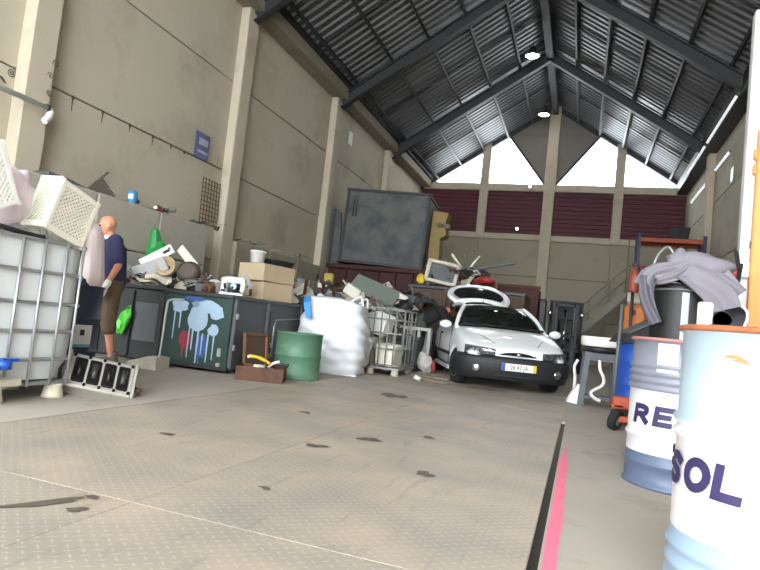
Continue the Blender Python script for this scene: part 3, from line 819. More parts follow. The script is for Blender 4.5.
# engine block on the floor
t = thing('engine_block', 'bare aluminium engine block with black bores lying by the tote', 'engine', (-3.55, 3.82, 0.0), rot=(0, R(0), R(48)))
T = thing  # noqa
tilt = Matrix.Rotation(R(10), 4, 'Y') @ Matrix.Rotation(R(-38), 4, 'X')
b = B(); b.box(tilt @ Vector((0, 0, .16)), (.5, .14, .30), tilt.to_3x3(), .015); b.build('crankcase', ALU, t)
BORE = mat('greasy_black', (24, 22, 22), .4, .2, var=.5, vs=30, dirt=(96, 92, 88), da=.62, ds=22)
for k in range(4):
    b = B(); b.box(tilt @ Vector((-.165 + k * .11, -.066, .16)), (.095, .03, .225), tilt.to_3x3(), .012); b.build('bore', BORE, t)
    B().cyl(tilt @ Vector((-.165 + k * .11, -.075, .1)), tilt @ Vector((-.165 + k * .11, -.09, .22)), .022, n=8).build('crank_web', STEELD if k % 2 else BORE, t)
for x in (-.22, -.11, 0, .11, .22):
    for z in (.035, .285): B().cyl(tilt @ Vector((x, -.068, z)), tilt @ Vector((x, -.082, z)), .013, n=8).build('bolt_boss', BORE, t)
for x in (-.255, .255): B().box(tilt @ Vector((x, 0, .16)), (.02, .16, .33), tilt.to_3x3(), .005).build('end_face', ALU, t)
B().cyl(tilt @ Vector((.26, -.02, .12)), tilt @ Vector((.32, -.03, .1)), .022, n=8).build('bracket', RUST, t)
B().beam((-.3, .1, 0), (-.26, -.02, .36), .05, .04).build('mount_arm', STEELD, t)

# ------------------------------------------------------------------ people
def skinform(name, segs, ells, m, parent, voxel=.011, smooth=5):
    b = B()
    for (a, c, r0, r1) in segs: b.capsule(a, c, r0, r1)
    for (c, r) in ells: b.ball(c, r)
    o = b.build(name, m, parent)
    rm = o.modifiers.new('r', 'REMESH'); rm.mode = 'VOXEL'; rm.voxel_size = voxel; rm.use_smooth_shade = True
    sm = o.modifiers.new('s', 'SMOOTH'); sm.factor = .5; sm.iterations = smooth
    mw = o.parent; o.parent = None
    bpy.context.view_layer.update(); bake(o); o.parent = mw
    for p in o.data.polygons: p.use_smooth = True
    return o
def hand(wr, d, side, curl=.5, thumb=Vector((1, 0, 0))):
    """palm and five fingers from the wrist along d; side = direction across the knuckles"""
    wr, d, side = Vector(wr), Vector(d).normalized(), Vector(side).normalized()
    nrm = d.cross(side).normalized()
    S = [(wr, wr + d * .05, .026, .03), (wr + d * .03 + side * .02, wr + d * .085 + side * .026, .018, .015), (wr + d * .03 - side * .02, wr + d * .085 - side * .026, .018, .014)]
    for k, L in enumerate((.07, .078, .072, .055)):
        o = side * (.03 - .02 * k)
        a = wr + d * .085 + o; b = a + d * L * .5 + nrm * L * .12; c = b + d * L * .35 * (1 - curl * .5) + nrm * L * .5 * curl
        S += [(a, b, .0105, .0095), (b, c, .0095, .008)]
    a = wr + d * .03 + side * .03; b = a + d * .03 + side * .028; c = b + d * .032 + side * .006 + nrm * .012
    S += [(a, b, .014, .012), (b, c, .012, .009)]
    return S
def person(label, loc, rz, J, skin, shirt, trousers, shoe, shorts=False, sleeve=.9, hair=None, glove=None, collar=None, hem=.0, bulk=1.):
    t = thing('person', label, 'person', loc, rz)
    V = {k: Vector(v) for k, v in J.items()}
    up = (V['chest'] - V['pelvis']).normalized()
    hd = V['head']; fd = Vector(J.get('look', (1, 0, -.15))).normalized(); hs = Vector((0, 0, 1)).cross(fd).normalized(); hu = fd.cross(hs)
    seg = [(V['pelvis'], V['chest'], .12, .13), (V['chest'], V['neck'], .09, .062), (V['neck'], hd - hu * .04, .058, .055),
           (V['sl'], V['sr'], .065, .065)]
    ell = [(hd, (.088, .078, .112)), (hd + fd * .03 - hu * .055, (.058, .052, .062)), (hd - fd * .02 + hu * .02, (.095, .08, .09))]
    seg += [(hd + fd * .085 + hu * .012, hd + fd * .107 - hu * .022, .009, .014), (hd + fd * .085 - hu * .05, hd + fd * .088 - hu * .05, .017, .017), (hd + fd * .075 - hu * .095, hd + fd * .078 - hu * .095, .02, .02)]
    for s in (-1, 1): ell += [(hd + hs * s * .078 - hu * .01, (.02, .012, .03))]
    for a in 'lr':
        seg += [(V['s' + a], V['e' + a], .05, .042), (V['e' + a], V['w' + a], .042, .028)]
        d = (V['w' + a] - V['e' + a]).normalized()
        sd = Vector(J.get('knuck' + a, (1, 0, 0))); sd = (sd - d * sd.dot(d)).normalized()
        if not (glove and a in glove): seg += hand(V['w' + a], d, sd)
        seg += [(V['h' + a], V['k' + a], .085, .058), (V['k' + a], V['a' + a], .055, .04)]
        seg += [(V['a' + a] + Vector((0, 0, -.03)), V['a' + a] + Vector((.15, 0, -.045)), .035, .03)]
    skinform('body', seg, ell, skin, t, .0105, 3)
    for s in (-1, 1):
        B().ball(hd + fd * .082 + hs * s * .032 + hu * .012, .011, 8, 6).build('eye', mat('eye_dark', (40, 30, 26), .3), t)
    # shirt
    k = bulk
    ss = [(V['pelvis'] + up * (.02 + hem), V['chest'], .155 * k, .15 * k), (V['sl'], V['sr'], .085, .085), (V['chest'], V['neck'] - up * .03, .12, .075)]
    for s_ in (-1, 1):
        off = Vector((0, s_ * .055, 0))
        ss.append((V['pelvis'] + up * (.03 + hem) + off, V['chest'] + off, .125 * k, .13 * k))
    for a in 'lr': ss.append((V['s' + a], lerp(V['s' + a], V['e' + a], sleeve), .075, .066 * (1 + .1 * k)))
    skinform('shirt', ss, [], shirt, t, .013, 4)
    if collar: 
        n = V['neck']; B().tube([(n.x - .01 + .088 * math.cos(q), n.y + .084 * math.sin(q), n.z + .0 + .012 * math.cos(q + PI)) for q in [2 * PI * i / 16 for i in range(16)]], .022, 8, closed=True).build('collar', collar, t)
    ts = [(V['pelvis'], V['pelvis'] + up * .06, .15, .145)]
    for s_ in (-1, 1): ts.append((V['pelvis'] + Vector((0, s_ * .05, -.02)), V['pelvis'] + Vector((0, s_ * .05, .05)), .125, .125))
    for a in 'lr':
        ts.append((V['h' + a], V['k' + a], .105, .085))
        end = lerp(V['k' + a], V['a' + a], .18 if shorts else .92)
        ts.append((V['k' + a], end, .085, .082 if shorts else .062))
    skinform('shorts' if shorts else 'trousers', ts, [], trousers, t, .013, 4)
    for a in 'lr':
        f = V['a' + a]
        skinform('shoe', [(f + Vector((-.03, 0, -.03)), f + Vector((.17, 0, -.045)), .05, .038), (f + Vector((-.02, 0, 0)), f + Vector((-.02, 0, .03)), .05, .052), (f + Vector((.02, .012, -.045)), f + Vector((.13, .012, -.05)), .035, .035)], [], shoe, t, .012, 2)
    if glove:
        for a in glove:
            d = (V['w' + a] - V['e' + a]).normalized(); sd = Vector(J.get('knuck' + a, (1, 0, 0))); sd = (sd - d * sd.dot(d)).normalized()
            S = [(p, q, r0 * 1.22, r1 * 1.22) for p, q, r0, r1 in hand(V['w' + a], d, sd)]
            S.append((V['w' + a] - d * .05, V['w' + a], .04, .038))
            skinform('glove', S, [], WHITEP, t, .009, 2)
    if hair:
        skinform('hair', [], [(hd - fd * .018 + hu * .03, (.103, .092, .1))], hair, t, .012, 2)
    return t
CAMO = mat('brown_camouflage', (98, 82, 66), .9, var=.2, vs=14, dirt=(140, 120, 96), da=.58, ds=12)
NAVYC = mat('navy_polo', (46, 48, 84), .85, var=.12)
PINKW = mat('pale_pink_shirt', (232, 216, 216), .85, var=.05)
BLACKC = mat('black_cloth', (26, 26, 28), .9, var=.15)
OLIVE = mat('olive_trousers', (66, 76, 66), .9, var=.15)
DENIM = mat('dark_navy_cloth', (30, 36, 52), .9, var=.15)
J2 = dict(pelvis=(-.02, 0, .93), chest=(.01, 0, 1.28), neck=(.05, 0, 1.45), head=(.11, 0, 1.58), sl=(.02, .17, 1.40), sr=(.02, -.17, 1.40),
          el=(-.03, .24, 1.13), wl=(.07, .25, .89), er=(.06, -.24, 1.15), wr=(.28, -.16, 1.10), hl=(-.02, .1, .9), hr=(-.02, -.1, .9),
          kl=(-.02, .12, .49), kr=(.13, -.11, .49), al=(-.1, .13, .1), ar=(.13, -.12, .1), look=(1, .1, -.35), knuckl=(1, 0, 0), knuckr=(0, 0, 1))
person('bald man in navy polo and camouflage shorts wearing a white glove', (-5.12, 5.5, 0), R(230), J2, SKIN, NAVYC, CAMO, mat('trainer_grey', (96, 92, 86), .7), shorts=True, sleeve=.75, glove='l', collar=WHITEP)
J1 = dict(pelvis=(-.02, 0, .97), chest=(.02, 0, 1.34), neck=(.08, 0, 1.52), head=(.15, 0, 1.64), sl=(.04, .18, 1.46), sr=(.04, -.18, 1.46),
          el=(.06, .27, 1.19), wl=(.26, .26, 1.04), er=(.12, -.26, 1.2), wr=(.36, -.14, 1.12), hl=(-.02, .1, .93), hr=(-.02, -.1, .93),
          kl=(.02, .11, .5), kr=(.06, -.11, .5), al=(0, .12, .1), ar=(.04, -.12, .1), look=(1, 0, -.5), knuckl=(1, 0, 0), knuckr=(0, 0, 1))
person('person in a loose pale pink shirt and dark trousers working at the tote', (-4.72, 4.68, 0), R(218), J1, SKIN, PINKW, DENIM, BLACKP, sleeve=.85, hair=mat('dark_hair', (44, 40, 38), .9), bulk=1.22, hem=-.05)
J3 = dict(pelvis=(0, 0, .92), chest=(.28, 0, 1.13), neck=(.46, 0, 1.2), head=(.6, 0, 1.21), sl=(.34, .17, 1.19), sr=(.34, -.17, 1.19),
          el=(.36, .27, .97), wl=(.5, .2, .86), er=(.5, -.26, .98), wr=(.66, -.2, .92), hl=(0, .1, .88), hr=(0, -.1, .88),
          kl=(.06, .11, .49), kr=(.0, -.11, .49), al=(0, .12, .1), ar=(-.08, -.12, .1), look=(1, 0, -.7))
person('person in black shirt and olive trousers leaning into the open car', (-3.0, 11.62, 0), R(12), J3, mat('tanned_skin', (190, 118, 80), .55, var=.05), BLACKC, OLIVE, BLACKP, sleeve=.6, hair=mat('black_hair', (28, 26, 25), .9))
# lime bag behind the man's legs
at_lime = W(119, 331, 6.33)
t = thing('lime_bag', 'lime green plastic bag hanging behind the camouflage shorts', 'bag', at_lime, rot=(R(0), R(25), R(-10)))
lumpy('sack', LIME, (0, 0, .14), (.09, .05, .19), 8, .2, 3, 16, 10, t)
B().tube(hull_path([(-.05, 0, .3), (0, 0, .38), (.05, 0, .3)], 5), .007, 6).build('handle', LIME, t)
B().prism([(-.05, 0.06), (.05, .06), (.04, .16), (-.04, .16)], .005, Matrix.Translation((0, -.058, 0))).build('print', mat('lime_pale', (130, 220, 120), .5), t)

# ------------------------------------------------------------------ bulk bag and scrap cage
BAGM = mat('woven_bag', (206, 210, 214), .6, var=.06, bump=.6, bs=9)
t = thing('bulk_bag', 'big white woven bulk bag with one blue lifting strap', 'bag', (-3.52, 8.46, 0), R(12))
g = random.Random(4); wv = [(g.uniform(3, 9), g.uniform(3, 12), g.uniform(0, 6)) for _ in range(8)]
def bagf(u, v):
    a = 2 * PI * u; c, s_ = math.cos(a), math.sin(a); p = 4.2
    r = 1 / (abs(c) ** p + abs(s_) ** p) ** (1 / p)
    vv = min(v / .8, 1.0)
    rad = .47 + .07 * math.sin(PI * min(vv * 1.1, 1)) - .03 * vv
    if v > .8: rad *= max(.02, math.cos((v - .8) / .2 * PI / 2)) ** .55
    z = 1.06 * vv + (0.05 * math.sin((v - .8) / .2 * PI / 2) if v > .8 else 0)
    z -= .10 * max(0, c * .7 + s_ * .2) * (vv ** 2)
    wr = sum(math.sin(q[0] * a + q[1] * vv * 3 + q[2]) for q in wv) * .009 * math.sin(PI * min(1, vv * .9 + .08))
    wr += .013 * math.sin(vv * 42 + 2 * math.sin(a * 2)) * (1 - vv) ** .6
    return (c * r * (rad + wr), s_ * r * (rad + wr), z + .01)
B().grid(bagf, 72, 40, wrap=True).build('sack', BAGM, t)
B().box((0, 0, .015), (.9, .9, .02)).build('base', BAGM, t)
for (x, y, m_) in ((-.44, -.44, BLUE), (.42, -.42, BAGM), (-.42, .42, BAGM), (.42, .42, BAGM)):
    w0 = Vector((x, y, .78)); out = Vector((x, y, 0)).normalized()
    pts = [w0 + out * .12, Vector((x, y, .95)) + out * .09, Vector((x * .9, y * .9, 1.09)) + out * .04]
    b = B()
    if m_ is BLUE:
        b.beam((-.30, -.585, .78), (-.36, -.565, 1.0), .085, .014, up=(0, -1, 0)); b.beam((-.36, -.565, 1.0), (-.38, -.44, 1.08), .085, .014, up=(0, -1, 0))
    else: b.tube(hull_path([Vector((x, y * .6, 1.0)), Vector((x * .9, y * .8, 1.16)), Vector((x * .5, y, 1.02))], 5), .02, 6)
    b.build('strap', mat('strap_blue', (40, 130, 214), .6) if m_ is BLUE else BAGM, t)
t = thing('wire_cage', 'empty tote cage holding scrap plastic beside the white bag', 'cage', (-3.13, 9.52, 0), R(2))
GALVD = mat('dull_galvanised', (150, 150, 146), .6, .5, var=.15)
cage(t, .46, .48, (.16, .42, .66, .88, 1.05), [-.36, -.12, .12, .36], [-.36, -.18, 0, .12, .24, .36], .1, 1.05, GALVD)
B().box((0, 0, .11), (.96, 1.0, .03)).build('pallet_deck', GALVD, t)
for x in (-.4, 0, .4):
    for y in (-.42, .42): B().lathe([(.07, 0), (.06, .08), (.07, .1)], 8, Matrix.Translation((x, y, 0))).build('pallet_foot', CREAM, t)
# contents of the cage
CR = Vector((-3.13, 9.52, 0))
def tub(label, loc, rot, w, l, h, m_, name='plastic_tub', cat='tub'):
    t = thing(name, label, cat, loc, rot=rot)
    b = B(); k = .85
    for (c0, c1) in (((-1, -1), (1, -1)), ((1, -1), (1, 1)), ((1, 1), (-1, 1)), ((-1, 1), (-1, -1))):
        b.add([(c0[0] * w / 2 * k, c0[1] * l / 2 * k, 0), (c1[0] * w / 2 * k, c1[1] * l / 2 * k, 0), (c1[0] * w / 2, c1[1] * l / 2, h), (c0[0] * w / 2, c0[1] * l / 2, h)], [(0, 1, 2, 3)])
    b.add([(-w / 2 * k, -l / 2 * k, 0), (w / 2 * k, -l / 2 * k, 0), (w / 2 * k, l / 2 * k, 0), (-w / 2 * k, l / 2 * k, 0)], [(0, 1, 2, 3)])
    b.build('walls', m_, t)
    B().tube([(-w / 2, -l / 2, h), (w / 2, -l / 2, h), (w / 2, l / 2, h), (-w / 2, l / 2, h)], .012, 6, closed=True).build('rim', m_, t)
    return t
tub('white plastic tub tilted at the top of the scrap cage', CR + Vector((.02, -.22, .66)), (R(12), R(14), R(-10)), .36, .32, .28, WHITEP)
tub('cream plastic bin at the bottom left of the scrap cage', CR + Vector((-.2, -.2, .14)), (0, 0, R(3)), .40, .42, .42, CREAM)
tub('cream plastic bin at the bottom right of the scrap cage', CR + Vector((.22, -.2, .14)), (0, R(4), R(-4)), .34, .42, .34, OFFW)
tub('small cream tub lying on the cage scrap on the left', CR + Vector((-.28, -.15, .72)), (R(50), R(10), R(20)), .22, .22, .2, CREAM)
def tangle(name, label, cat, loc, m_, r, n, seed, tr=.008, group=None, flat=.5):
    g = random.Random(seed); b = B()
    pts = []
    for i in range(n): pts.append((g.uniform(-r, r), g.uniform(-r, r), g.uniform(0, r * flat * 2)))
    b.tube(hull_path(pts, 4), tr, 5)
    return tag(b.build(name, m_, None, loc), label, cat, group)
tangle('cable_tangle', 'yellow-brown tangle of cable inside the scrap cage', 'cable', CR + Vector((-.18, -.3, .58)), mat('ochre_cable', (150, 120, 50), .7), .15, 26, 6, .012)

# ------------------------------------------------------------------ scrap heaps
PROTO = {}
def proto():
    g = random.Random(77)
    def sheet(k):
        h = random.Random(k); f = [h.uniform(1, 4) for _ in range(4)]
        b = B(); b.grid(lambda u, v: ((u - .5) * .7, (v - .5) * .45, .05 * math.sin(f[0] * u * 2 + f[1]) + .05 * math.sin(f[2] * v * 2 + u * f[3])), 6, 4, sm=False)
        b.grid(lambda u, v: ((u - .5) * .7, (v - .5) * .45, -.012 + .05 * math.sin(f[0] * u * 2 + f[1]) + .05 * math.sin(f[2] * v * 2 + u * f[3])), 6, 4, sm=False); return b
    def pipe(k):
        h = random.Random(k); return B().tube(hull_path([(-.5, 0, 0), (-.1, h.uniform(-.05, .05), h.uniform(-.05, .05)), (.2, h.uniform(-.1, .1), h.uniform(-.1, .1)), (.5, h.uniform(-.2, .2), h.uniform(-.1, .1))], 4), h.uniform(.015, .03), 6)
    def casing(k):
        h = random.Random(k); w, l, z = h.uniform(.3, .5), h.uniform(.22, .4), h.uniform(.15, .3)
        b = B(); b.box((0, 0, -z / 2), (w, l, .01)); b.box((w / 2, 0, 0), (.01, l, z)); b.box((-w / 2, 0, 0), (.01, l, z)); b.box((0, l / 2, 0), (w, .01, z)); b.box((0, -l / 2, 0), (w, .01, z))
        b.box((0, 0, z * .1), (w * .5, l * .5, z * .5), bev=.02); b.cyl((w * .2, -l / 2 - .01, 0), (w * .2, -l / 2 + .02, 0), z * .25, n=10); return b
    def frame(k):
        b = B(); h = random.Random(k); w, l = h.uniform(.4, .7), h.uniform(.3, .5)
        for (p, q) in (((-w, -l), (w, -l)), ((w, -l), (w, l)), ((w, l), (-w, l)), ((-w, l), (-w, -l)), ((0, -l), (0, l))): b.beam((p[0] / 2, p[1] / 2, 0), (q[0] / 2, q[1] / 2, 0), .04, .03)
        return b
    def motor(k):
        b = B(); b.cyl((-.14, 0, 0), (.14, 0, 0), .1, n=14); b.cyl((.14, 0, 0), (.2, 0, 0), .06, n=12); b.cyl((.2, 0, 0), (.28, 0, 0), .015, n=8); b.box((0, 0, -.11), (.2, .18, .03)); b.box((0, 0, .11), (.1, .08, .05), bev=.01)
        for i in range(6): b.cyl((-.11 + i * .04, 0, 0), (-.10 + i * .04, 0, 0), .112, n=14)
        return b
    def bracket(k):
        b = B(); b.beam((-.25, 0, 0), (.2, 0, 0), .08, .012); b.beam((.2, 0, 0), (.3, 0, .2), .08, .012); b.beam((-.25, 0, 0), (-.25, 0, .12), .08, .012); b.cyl((0, 0, -.02), (0, 0, .04), .03, n=8); return b
    def coil(k):
        h = random.Random(k); pts = []
        for i in range(40):
            a = i * .75; rr = .14 + .03 * math.sin(i * 1.3 + k); pts.append((rr * math.cos(a), rr * math.sin(a), .0022 * i + .03 * math.sin(i * .9 + k)))
        return B().tube(pts, .011, 5)
    for nm, fn, ms in (('scrap_sheet', sheet, [GALVD, BLOCK, STEELG, CREAM, RUST]), ('scrap_pipe', pipe, [GALVD, STEELD, RUST, OFFW]), ('scrap_casing', casing, [CREAM, STEELG, STEELD, GALVD, OFFW]),
                       ('metal_rack', frame, [GALVD, STEELD, RUST]), ('scrap_motor', motor, [STEELD, RUST, BLACKP]), ('scrap_bracket', bracket, [GALVD, RUST, STEELD]), ('cable_coil', coil, [BLACKP, GALVD, STEELD])):
        PROTO[nm] = []
        for k, mm in enumerate(ms): PROTO[nm].append(fn(k + 3).mesh(nm, mm))
proto()
ADJ = {'dull_galvanised': 'galvanised', 'concrete_block': 'pale grey', 'grey_paint': 'grey', 'cream_plastic': 'cream', 'rusty_steel': 'rusty', 'dark_steel': 'dark steel', 'offwhite_plastic': 'off-white', 'black_plastic': 'black'}
KW = {'scrap_sheet': ('bent metal sheet', 'sheet'), 'scrap_pipe': ('bent scrap pipe', 'pipe'), 'scrap_casing': ('broken appliance casing', 'casing'), 'metal_rack': ('scrap metal rack', 'rack'),
      'scrap_motor': ('old motor', 'motor'), 'scrap_bracket': ('loose metal bracket', 'bracket'), 'cable_coil': ('coil of old cable', 'cable')}
def heap(n, area, hf, where, seed, kinds=None, sc=(.6, 1.1), tilt=.7):
    g = random.Random(seed); kinds = kinds or list(PROTO)
    for i in range(n):
        k = kinds[i % len(kinds)]; me = g.choice(PROTO[k]); adj = ADJ.get(me.materials[0].name, 'grey')
        x = g.uniform(area[0], area[1]); y = g.uniform(area[2], area[3]); s = g.uniform(*sc)
        z = hf(x, y) + g.uniform(-.02, .08)
        o = place(k, me, None, (x, y, z), (g.uniform(-tilt, tilt), g.uniform(-tilt, tilt), g.uniform(0, 6.28)), (s, s, s))
        tag(o, adj + ' ' + KW[k][0] + ' ' + where, KW[k][1], adj + ' ' + KW[k][0] + 's ' + where)
def mound(name, label, area, hf, m_, seed, n=30):
    g = random.Random(seed); nz = {}
    b = B()
    def fn(u, v):
        x = area[0] + (area[1] - area[0]) * u; y = area[2] + (area[3] - area[2]) * v
        e = min(u, 1 - u, v, 1 - v) * 6
        return (x, y, max(0.0, min(1, e)) * (hf(x, y) - .12 + .14 * g.random()))
    b.grid(fn, n, n, sm=False)
    o = b.build(name, m_); o['kind'] = 'stuff'; o['label'] = label; o['category'] = 'scrap heap'
    return o
JUNKM = mat('mixed_junk', (82, 78, 72), .8, .1, var=.5, vs=9, dirt=(150, 144, 132), da=.56, ds=7, bump=.6, bs=30)
hA = lambda x, y: .95 + .55 * max(0, min(1, (y - 9.8) / 3.2)) - .18 * max(0, (x + 4.0)) 
mound('scrap_mound', 'big heap of mixed scrap behind the white bulk bag', (-6.8, -3.45, 9.9, 13.3), hA, JUNKM, 1)
heap(130, (-6.3, -3.2, 10.1, 13.2), hA, 'in the heap behind the bulk bag', 21)
# upper left heap: behind the containers up to the block wall
hB = lambda x, y: .92 + .12 * max(0, min(1, (y - 7.5) / 2)) + .12 * max(0, (-5.0 - x))
mound('scrap_mound', 'heap of mixed scrap between dark containers and block wall', (-6.85, -4.1, 8.35, 10.2), hB, JUNKM, 2)
heap(44, (-6.6, -4.4, 8.3, 9.6), hB, 'in the heap against the block wall', 5)
heap(26, (-6.4, -5.2, 6.6, 8.0), lambda x, y: 1.05, 'on the plain dark container', 9, sc=(.45, .8))
heap(14, (-4.75, -4.2, 6.45, 7.0), lambda x, y: 1.0, 'on the graffiti container', 15, ['scrap_motor', 'scrap_bracket', 'cable_coil', 'scrap_casing'], (.45, .75), .3)
# debris along the top of the block wall
heap(16, (-7.3, -7.05, 6.6, 10.6), lambda x, y: 2.33, 'on top of the block wall', 31, ['scrap_bracket', 'scrap_sheet', 'scrap_pipe', 'cable_coil'], (.3, .55), .3)
heap(12, (-7.38, -7.25, 11.2, 15.5), lambda x, y: 2.3, 'on the low ledge by the left wall', 33, ['scrap_bracket', 'scrap_pipe'], (.25, .4), .3)

# ------------------------------------------------------------------ named pieces on the containers
def at(px, py, Y): return W(px, py, Y)
t = thing('green_bag', 'bright green and white printed sack on the scrap by block wall', 'bag', at(157, 266, 7.8))
lumpy('sack', GREENS, (0, 0, .14), (.22, .12, .22), 3, .22, 3, 20, 12, t)
B().lathe([(.15, -.1), (.12, .06), (.09, .2), (.065, .33), (.012, .37)], 9, Matrix.Translation((-.08, 0, .24)) @ Matrix.Rotation(R(-8), 4, 'Y'), sm=False).build('twisted_neck', GREENS, t)
def slab(name, label, cat, p, d, rot, m_, extra=None):
    t = thing(name, label, cat, p, rot=rot)
    B().box((0, 0, 0), d, bev=min(d) * .15).build('body', m_, t)
    if extra: extra(t)
    return t
slab('appliance_panel', 'long white appliance panel with a dark slot leaning on the scrap', 'panel', at(157, 256, 7.3), (.52, .05, .14), (R(15), R(-33), R(18)), WHITEP,
     lambda t: (B().box((.16, -.03, .0), (.1, .012, .04)).build('slot', BLACKP, t), B().cyl((.22, -.02, .02), (.22, -.04, .02), .02, n=8).build('knob', STEELG, t)))
slab('grey_panel', 'pale grey flat panel under the long white appliance panel', 'panel', at(150, 268, 7.25), (.5, .03, .2), (R(20), R(-25), R(16)), mat('pale_grey', (170, 170, 172), .6), None)
slab('white_board', 'small white panel tilted right of the green sack', 'panel', at(188, 258, 7.6), (.4, .03, .14), (R(25), R(45), R(20)), OFFW, None)
t = thing('lamp_shade', 'beige half-round shade lying on the scrap below the green sack', 'shade', at(169, 268, 7.4), rot=(R(80), R(20), R(10)))
B().lathe([(.05, .0), (.10, .03), (.14, .08), (.15, .13), (.14, .13), (.09, .05), (.04, .015)], 24).build('bowl', mat('beige_plastic', (170, 150, 120), .6), t)
B().lathe([(.03, -.04), (.03, .02)], 12).build('socket', STEELD, t)
t = thing('fan_housing', 'dark brown fan housing with a round opening on the scrap', 'fan', at(190, 275, 7.3), rot=(R(70), R(10), R(20)))
B().lathe([(.07, .02), (.08, 0), (.15, .02), (.17, .1), (.14, .16), (.1, .18)], 24).build('shroud', mat('brown_metal', (84, 74, 66), .6, .3), t)
B().lathe([(1e-4, .03), (.05, .03), (.05, .1)], 14).build('hub', BLACKP, t)
for k in range(5): B().box((.09 * math.cos(k * 1.257), .09 * math.sin(k * 1.257), .06), (.12, .05, .006), (R(20), 0, k * 1.257)).build('blade', STEELD, t)
t = thing('motor_unit', 'dark electric motor with a shiny cap on the graffiti container', 'motor', at(197, 288, 6.7), R(30))
B().cyl((-.12, 0, 0), (.1, 0, 0), .1, n=18).build('stator', STEELD, t); B().ball((.12, 0, .01), (.05, .08, .08), 14, 8).build('cap', CHROME, t); B().box((0, 0, -.09), (.2, .2, .03)).build('foot', STEELD, t)
for k in range(5): B().cyl((-.1 + k * .04, 0, 0), (-.09 + k * .04, 0, 0), .112, n=18).build('cooling_fin', STEELD, t)
t = thing('white_jug', 'round white plastic jug on the graffiti container beside the motor', 'jug', at(215, 290, 6.75), rot=(R(70), R(20), 0))
B().lathe([(.06, -.1), (.12, -.08), (.14, 0), (.12, .08), (.05, .11), (.04, .15)], 20).build('body', mat('lavender_white', (214, 208, 222), .5, var=.05), t)
B().tube(hull_path([(.1, 0, .08), (.17, 0, .05), (.15, 0, -.04)], 5), .015, 8).build('handle', WHITEP, t)
t = thing('sewing_machine_part', 'white square machine housing with openings on the graffiti container', 'machine part', at(232, 296, 6.65), R(20))
b = B(); b.box((0, 0, .02), (.30, .2, .04), bev=.01); b.box((-.1, 0, .13), (.08, .18, .2), bev=.02); b.box((.02, 0, .2), (.26, .16, .08), bev=.02); b.box((.13, 0, .12), (.06, .14, .14), bev=.02); b.build('housing', WHITEP, t)
B().cyl((.02, -.09, .12), (.02, -.06, .12), .04, n=14).build('dial', mat('pale_blue', (170, 200, 226), .5), t); B().box((-.1, -.095, .06), (.05, .01, .03)).build('slot', BLACKP, t)
t = thing('purple_cap', 'small purple plastic cap between jug and cardboard boxes', 'cap', at(235, 287, 7.0))
B().lathe([(.04, 0), (.045, .05), (.03, .07), (1e-4, .07)], 14).build('cap', mat('purple', (70, 54, 130), .5), t)
def cardbox(label, loc, rz, w, l, h, tape=True):
    t = thing('cardboard_box', label, 'box', loc, rz)
    B().box((0, 0, h / 2), (w, l, h), bev=.006).build('carton', CARD, t)
    B().box((w * .25, 0, h + .004), (w * .49, l * .98, .006)).build('flap', CARD, t); B().box((-w * .25, 0, h + .004), (w * .49, l * .98, .006)).build('flap', CARD, t)
    if tape: B().box((0, 0, h + .009), (.05, l, .003)).build('tape', mat('tape', (170, 140, 96), .4), t)
    return t
cardbox('lower cardboard box on the grey container', (-4.34, 7.72, .957), R(70), .56, .46, .25)
cardbox('upper cardboard box carrying the white bucket and black tray', (-4.37, 7.70, 1.22), R(75), .64, .50, .235)
t = thing('white_bucket', 'white plastic bucket on the upper cardboard box', 'bucket', (-4.44, 7.50, 1.473))
B().lathe([(1e-4, 0), (.095, 0), (.11, .15), (.116, .15), (.116, .17), (.108, .17), (.095, .01)], 24).build('pail', WHITEP, t)
B().tube([(.118 * math.cos(a), .118 * math.sin(a), .14 - .09 * abs(math.sin(a / 1))) for a in [PI * k / 14 for k in range(15)]], .004, 5).build('handle', GALV, t)
tub('black shallow plastic tray on the upper cardboard box', (-4.32, 7.86, 1.473), (R(4), 0, R(75)), .42, .3, .085, BLACKP, 'plastic_tray', 'tray')
slab('clear_sheet', 'clear plastic sheet leaning left of the white bucket', 'sheet', at(238, 286, 7.1), (.36, .006, .22), (R(30), R(-35), R(20)), mat('clear_plastic_sheet', (176, 178, 178), .3), None)
t = thing('blue_can', 'blue and white drinks can on the block wall', 'can', (-7.1, 7.86, 2.305), .3)
B().lathe([(.06, 0), (.08, .02), (.08, .2), (.06, .22)], 18).build('can', mat('can_blue', (70, 150, 205), .4, .2), t); patch(t, .0805, -2, -1, .08, .16, WHITEP, 'print')
t = thing('red_bottle', 'crushed red bottle lying on the block wall', 'bottle', (-7.08, 8.5, 2.36), rot=(R(90), 0, R(20)))
B().lathe([(.03, -.14), (.06, -.1), (.065, .05), (.03, .12), (.025, .16)], 14).build('body', mat('dull_red', (140, 70, 64), .5), t); B().lathe([(.03, .155), (.03, .18)], 12).build('cap', WHITEP, t)
t = thing('broken_board', 'broken grey boards tipped up on top of the block wall', 'board', (-7.12, 7.22, 2.31), rot=(0, 0, R(90)))
B().prism([(-.3, 0), (.3, 0), (.22, .12), (.02, .28), (-.1, .2)], .03, Matrix.Rotation(R(-12), 4, 'X')).build('board', mat('old_board', (104, 98, 90), .9), t)
B().beam((-.25, .04, .02), (.12, .04, .38), .04, .02).build('batten', mat('old_board', (104, 98, 90)), t)
tag(B().prism([(-.4, 0), (.3, 0), (.05, .04), (-.1, .06), (-.4, .07)], .3).build('dark_slab', STEELG, None, (-7.1, 6.5, 2.30), (0, 0, R(90))), 'dark wedge of rubble on the block wall behind the crates', 'rubble')

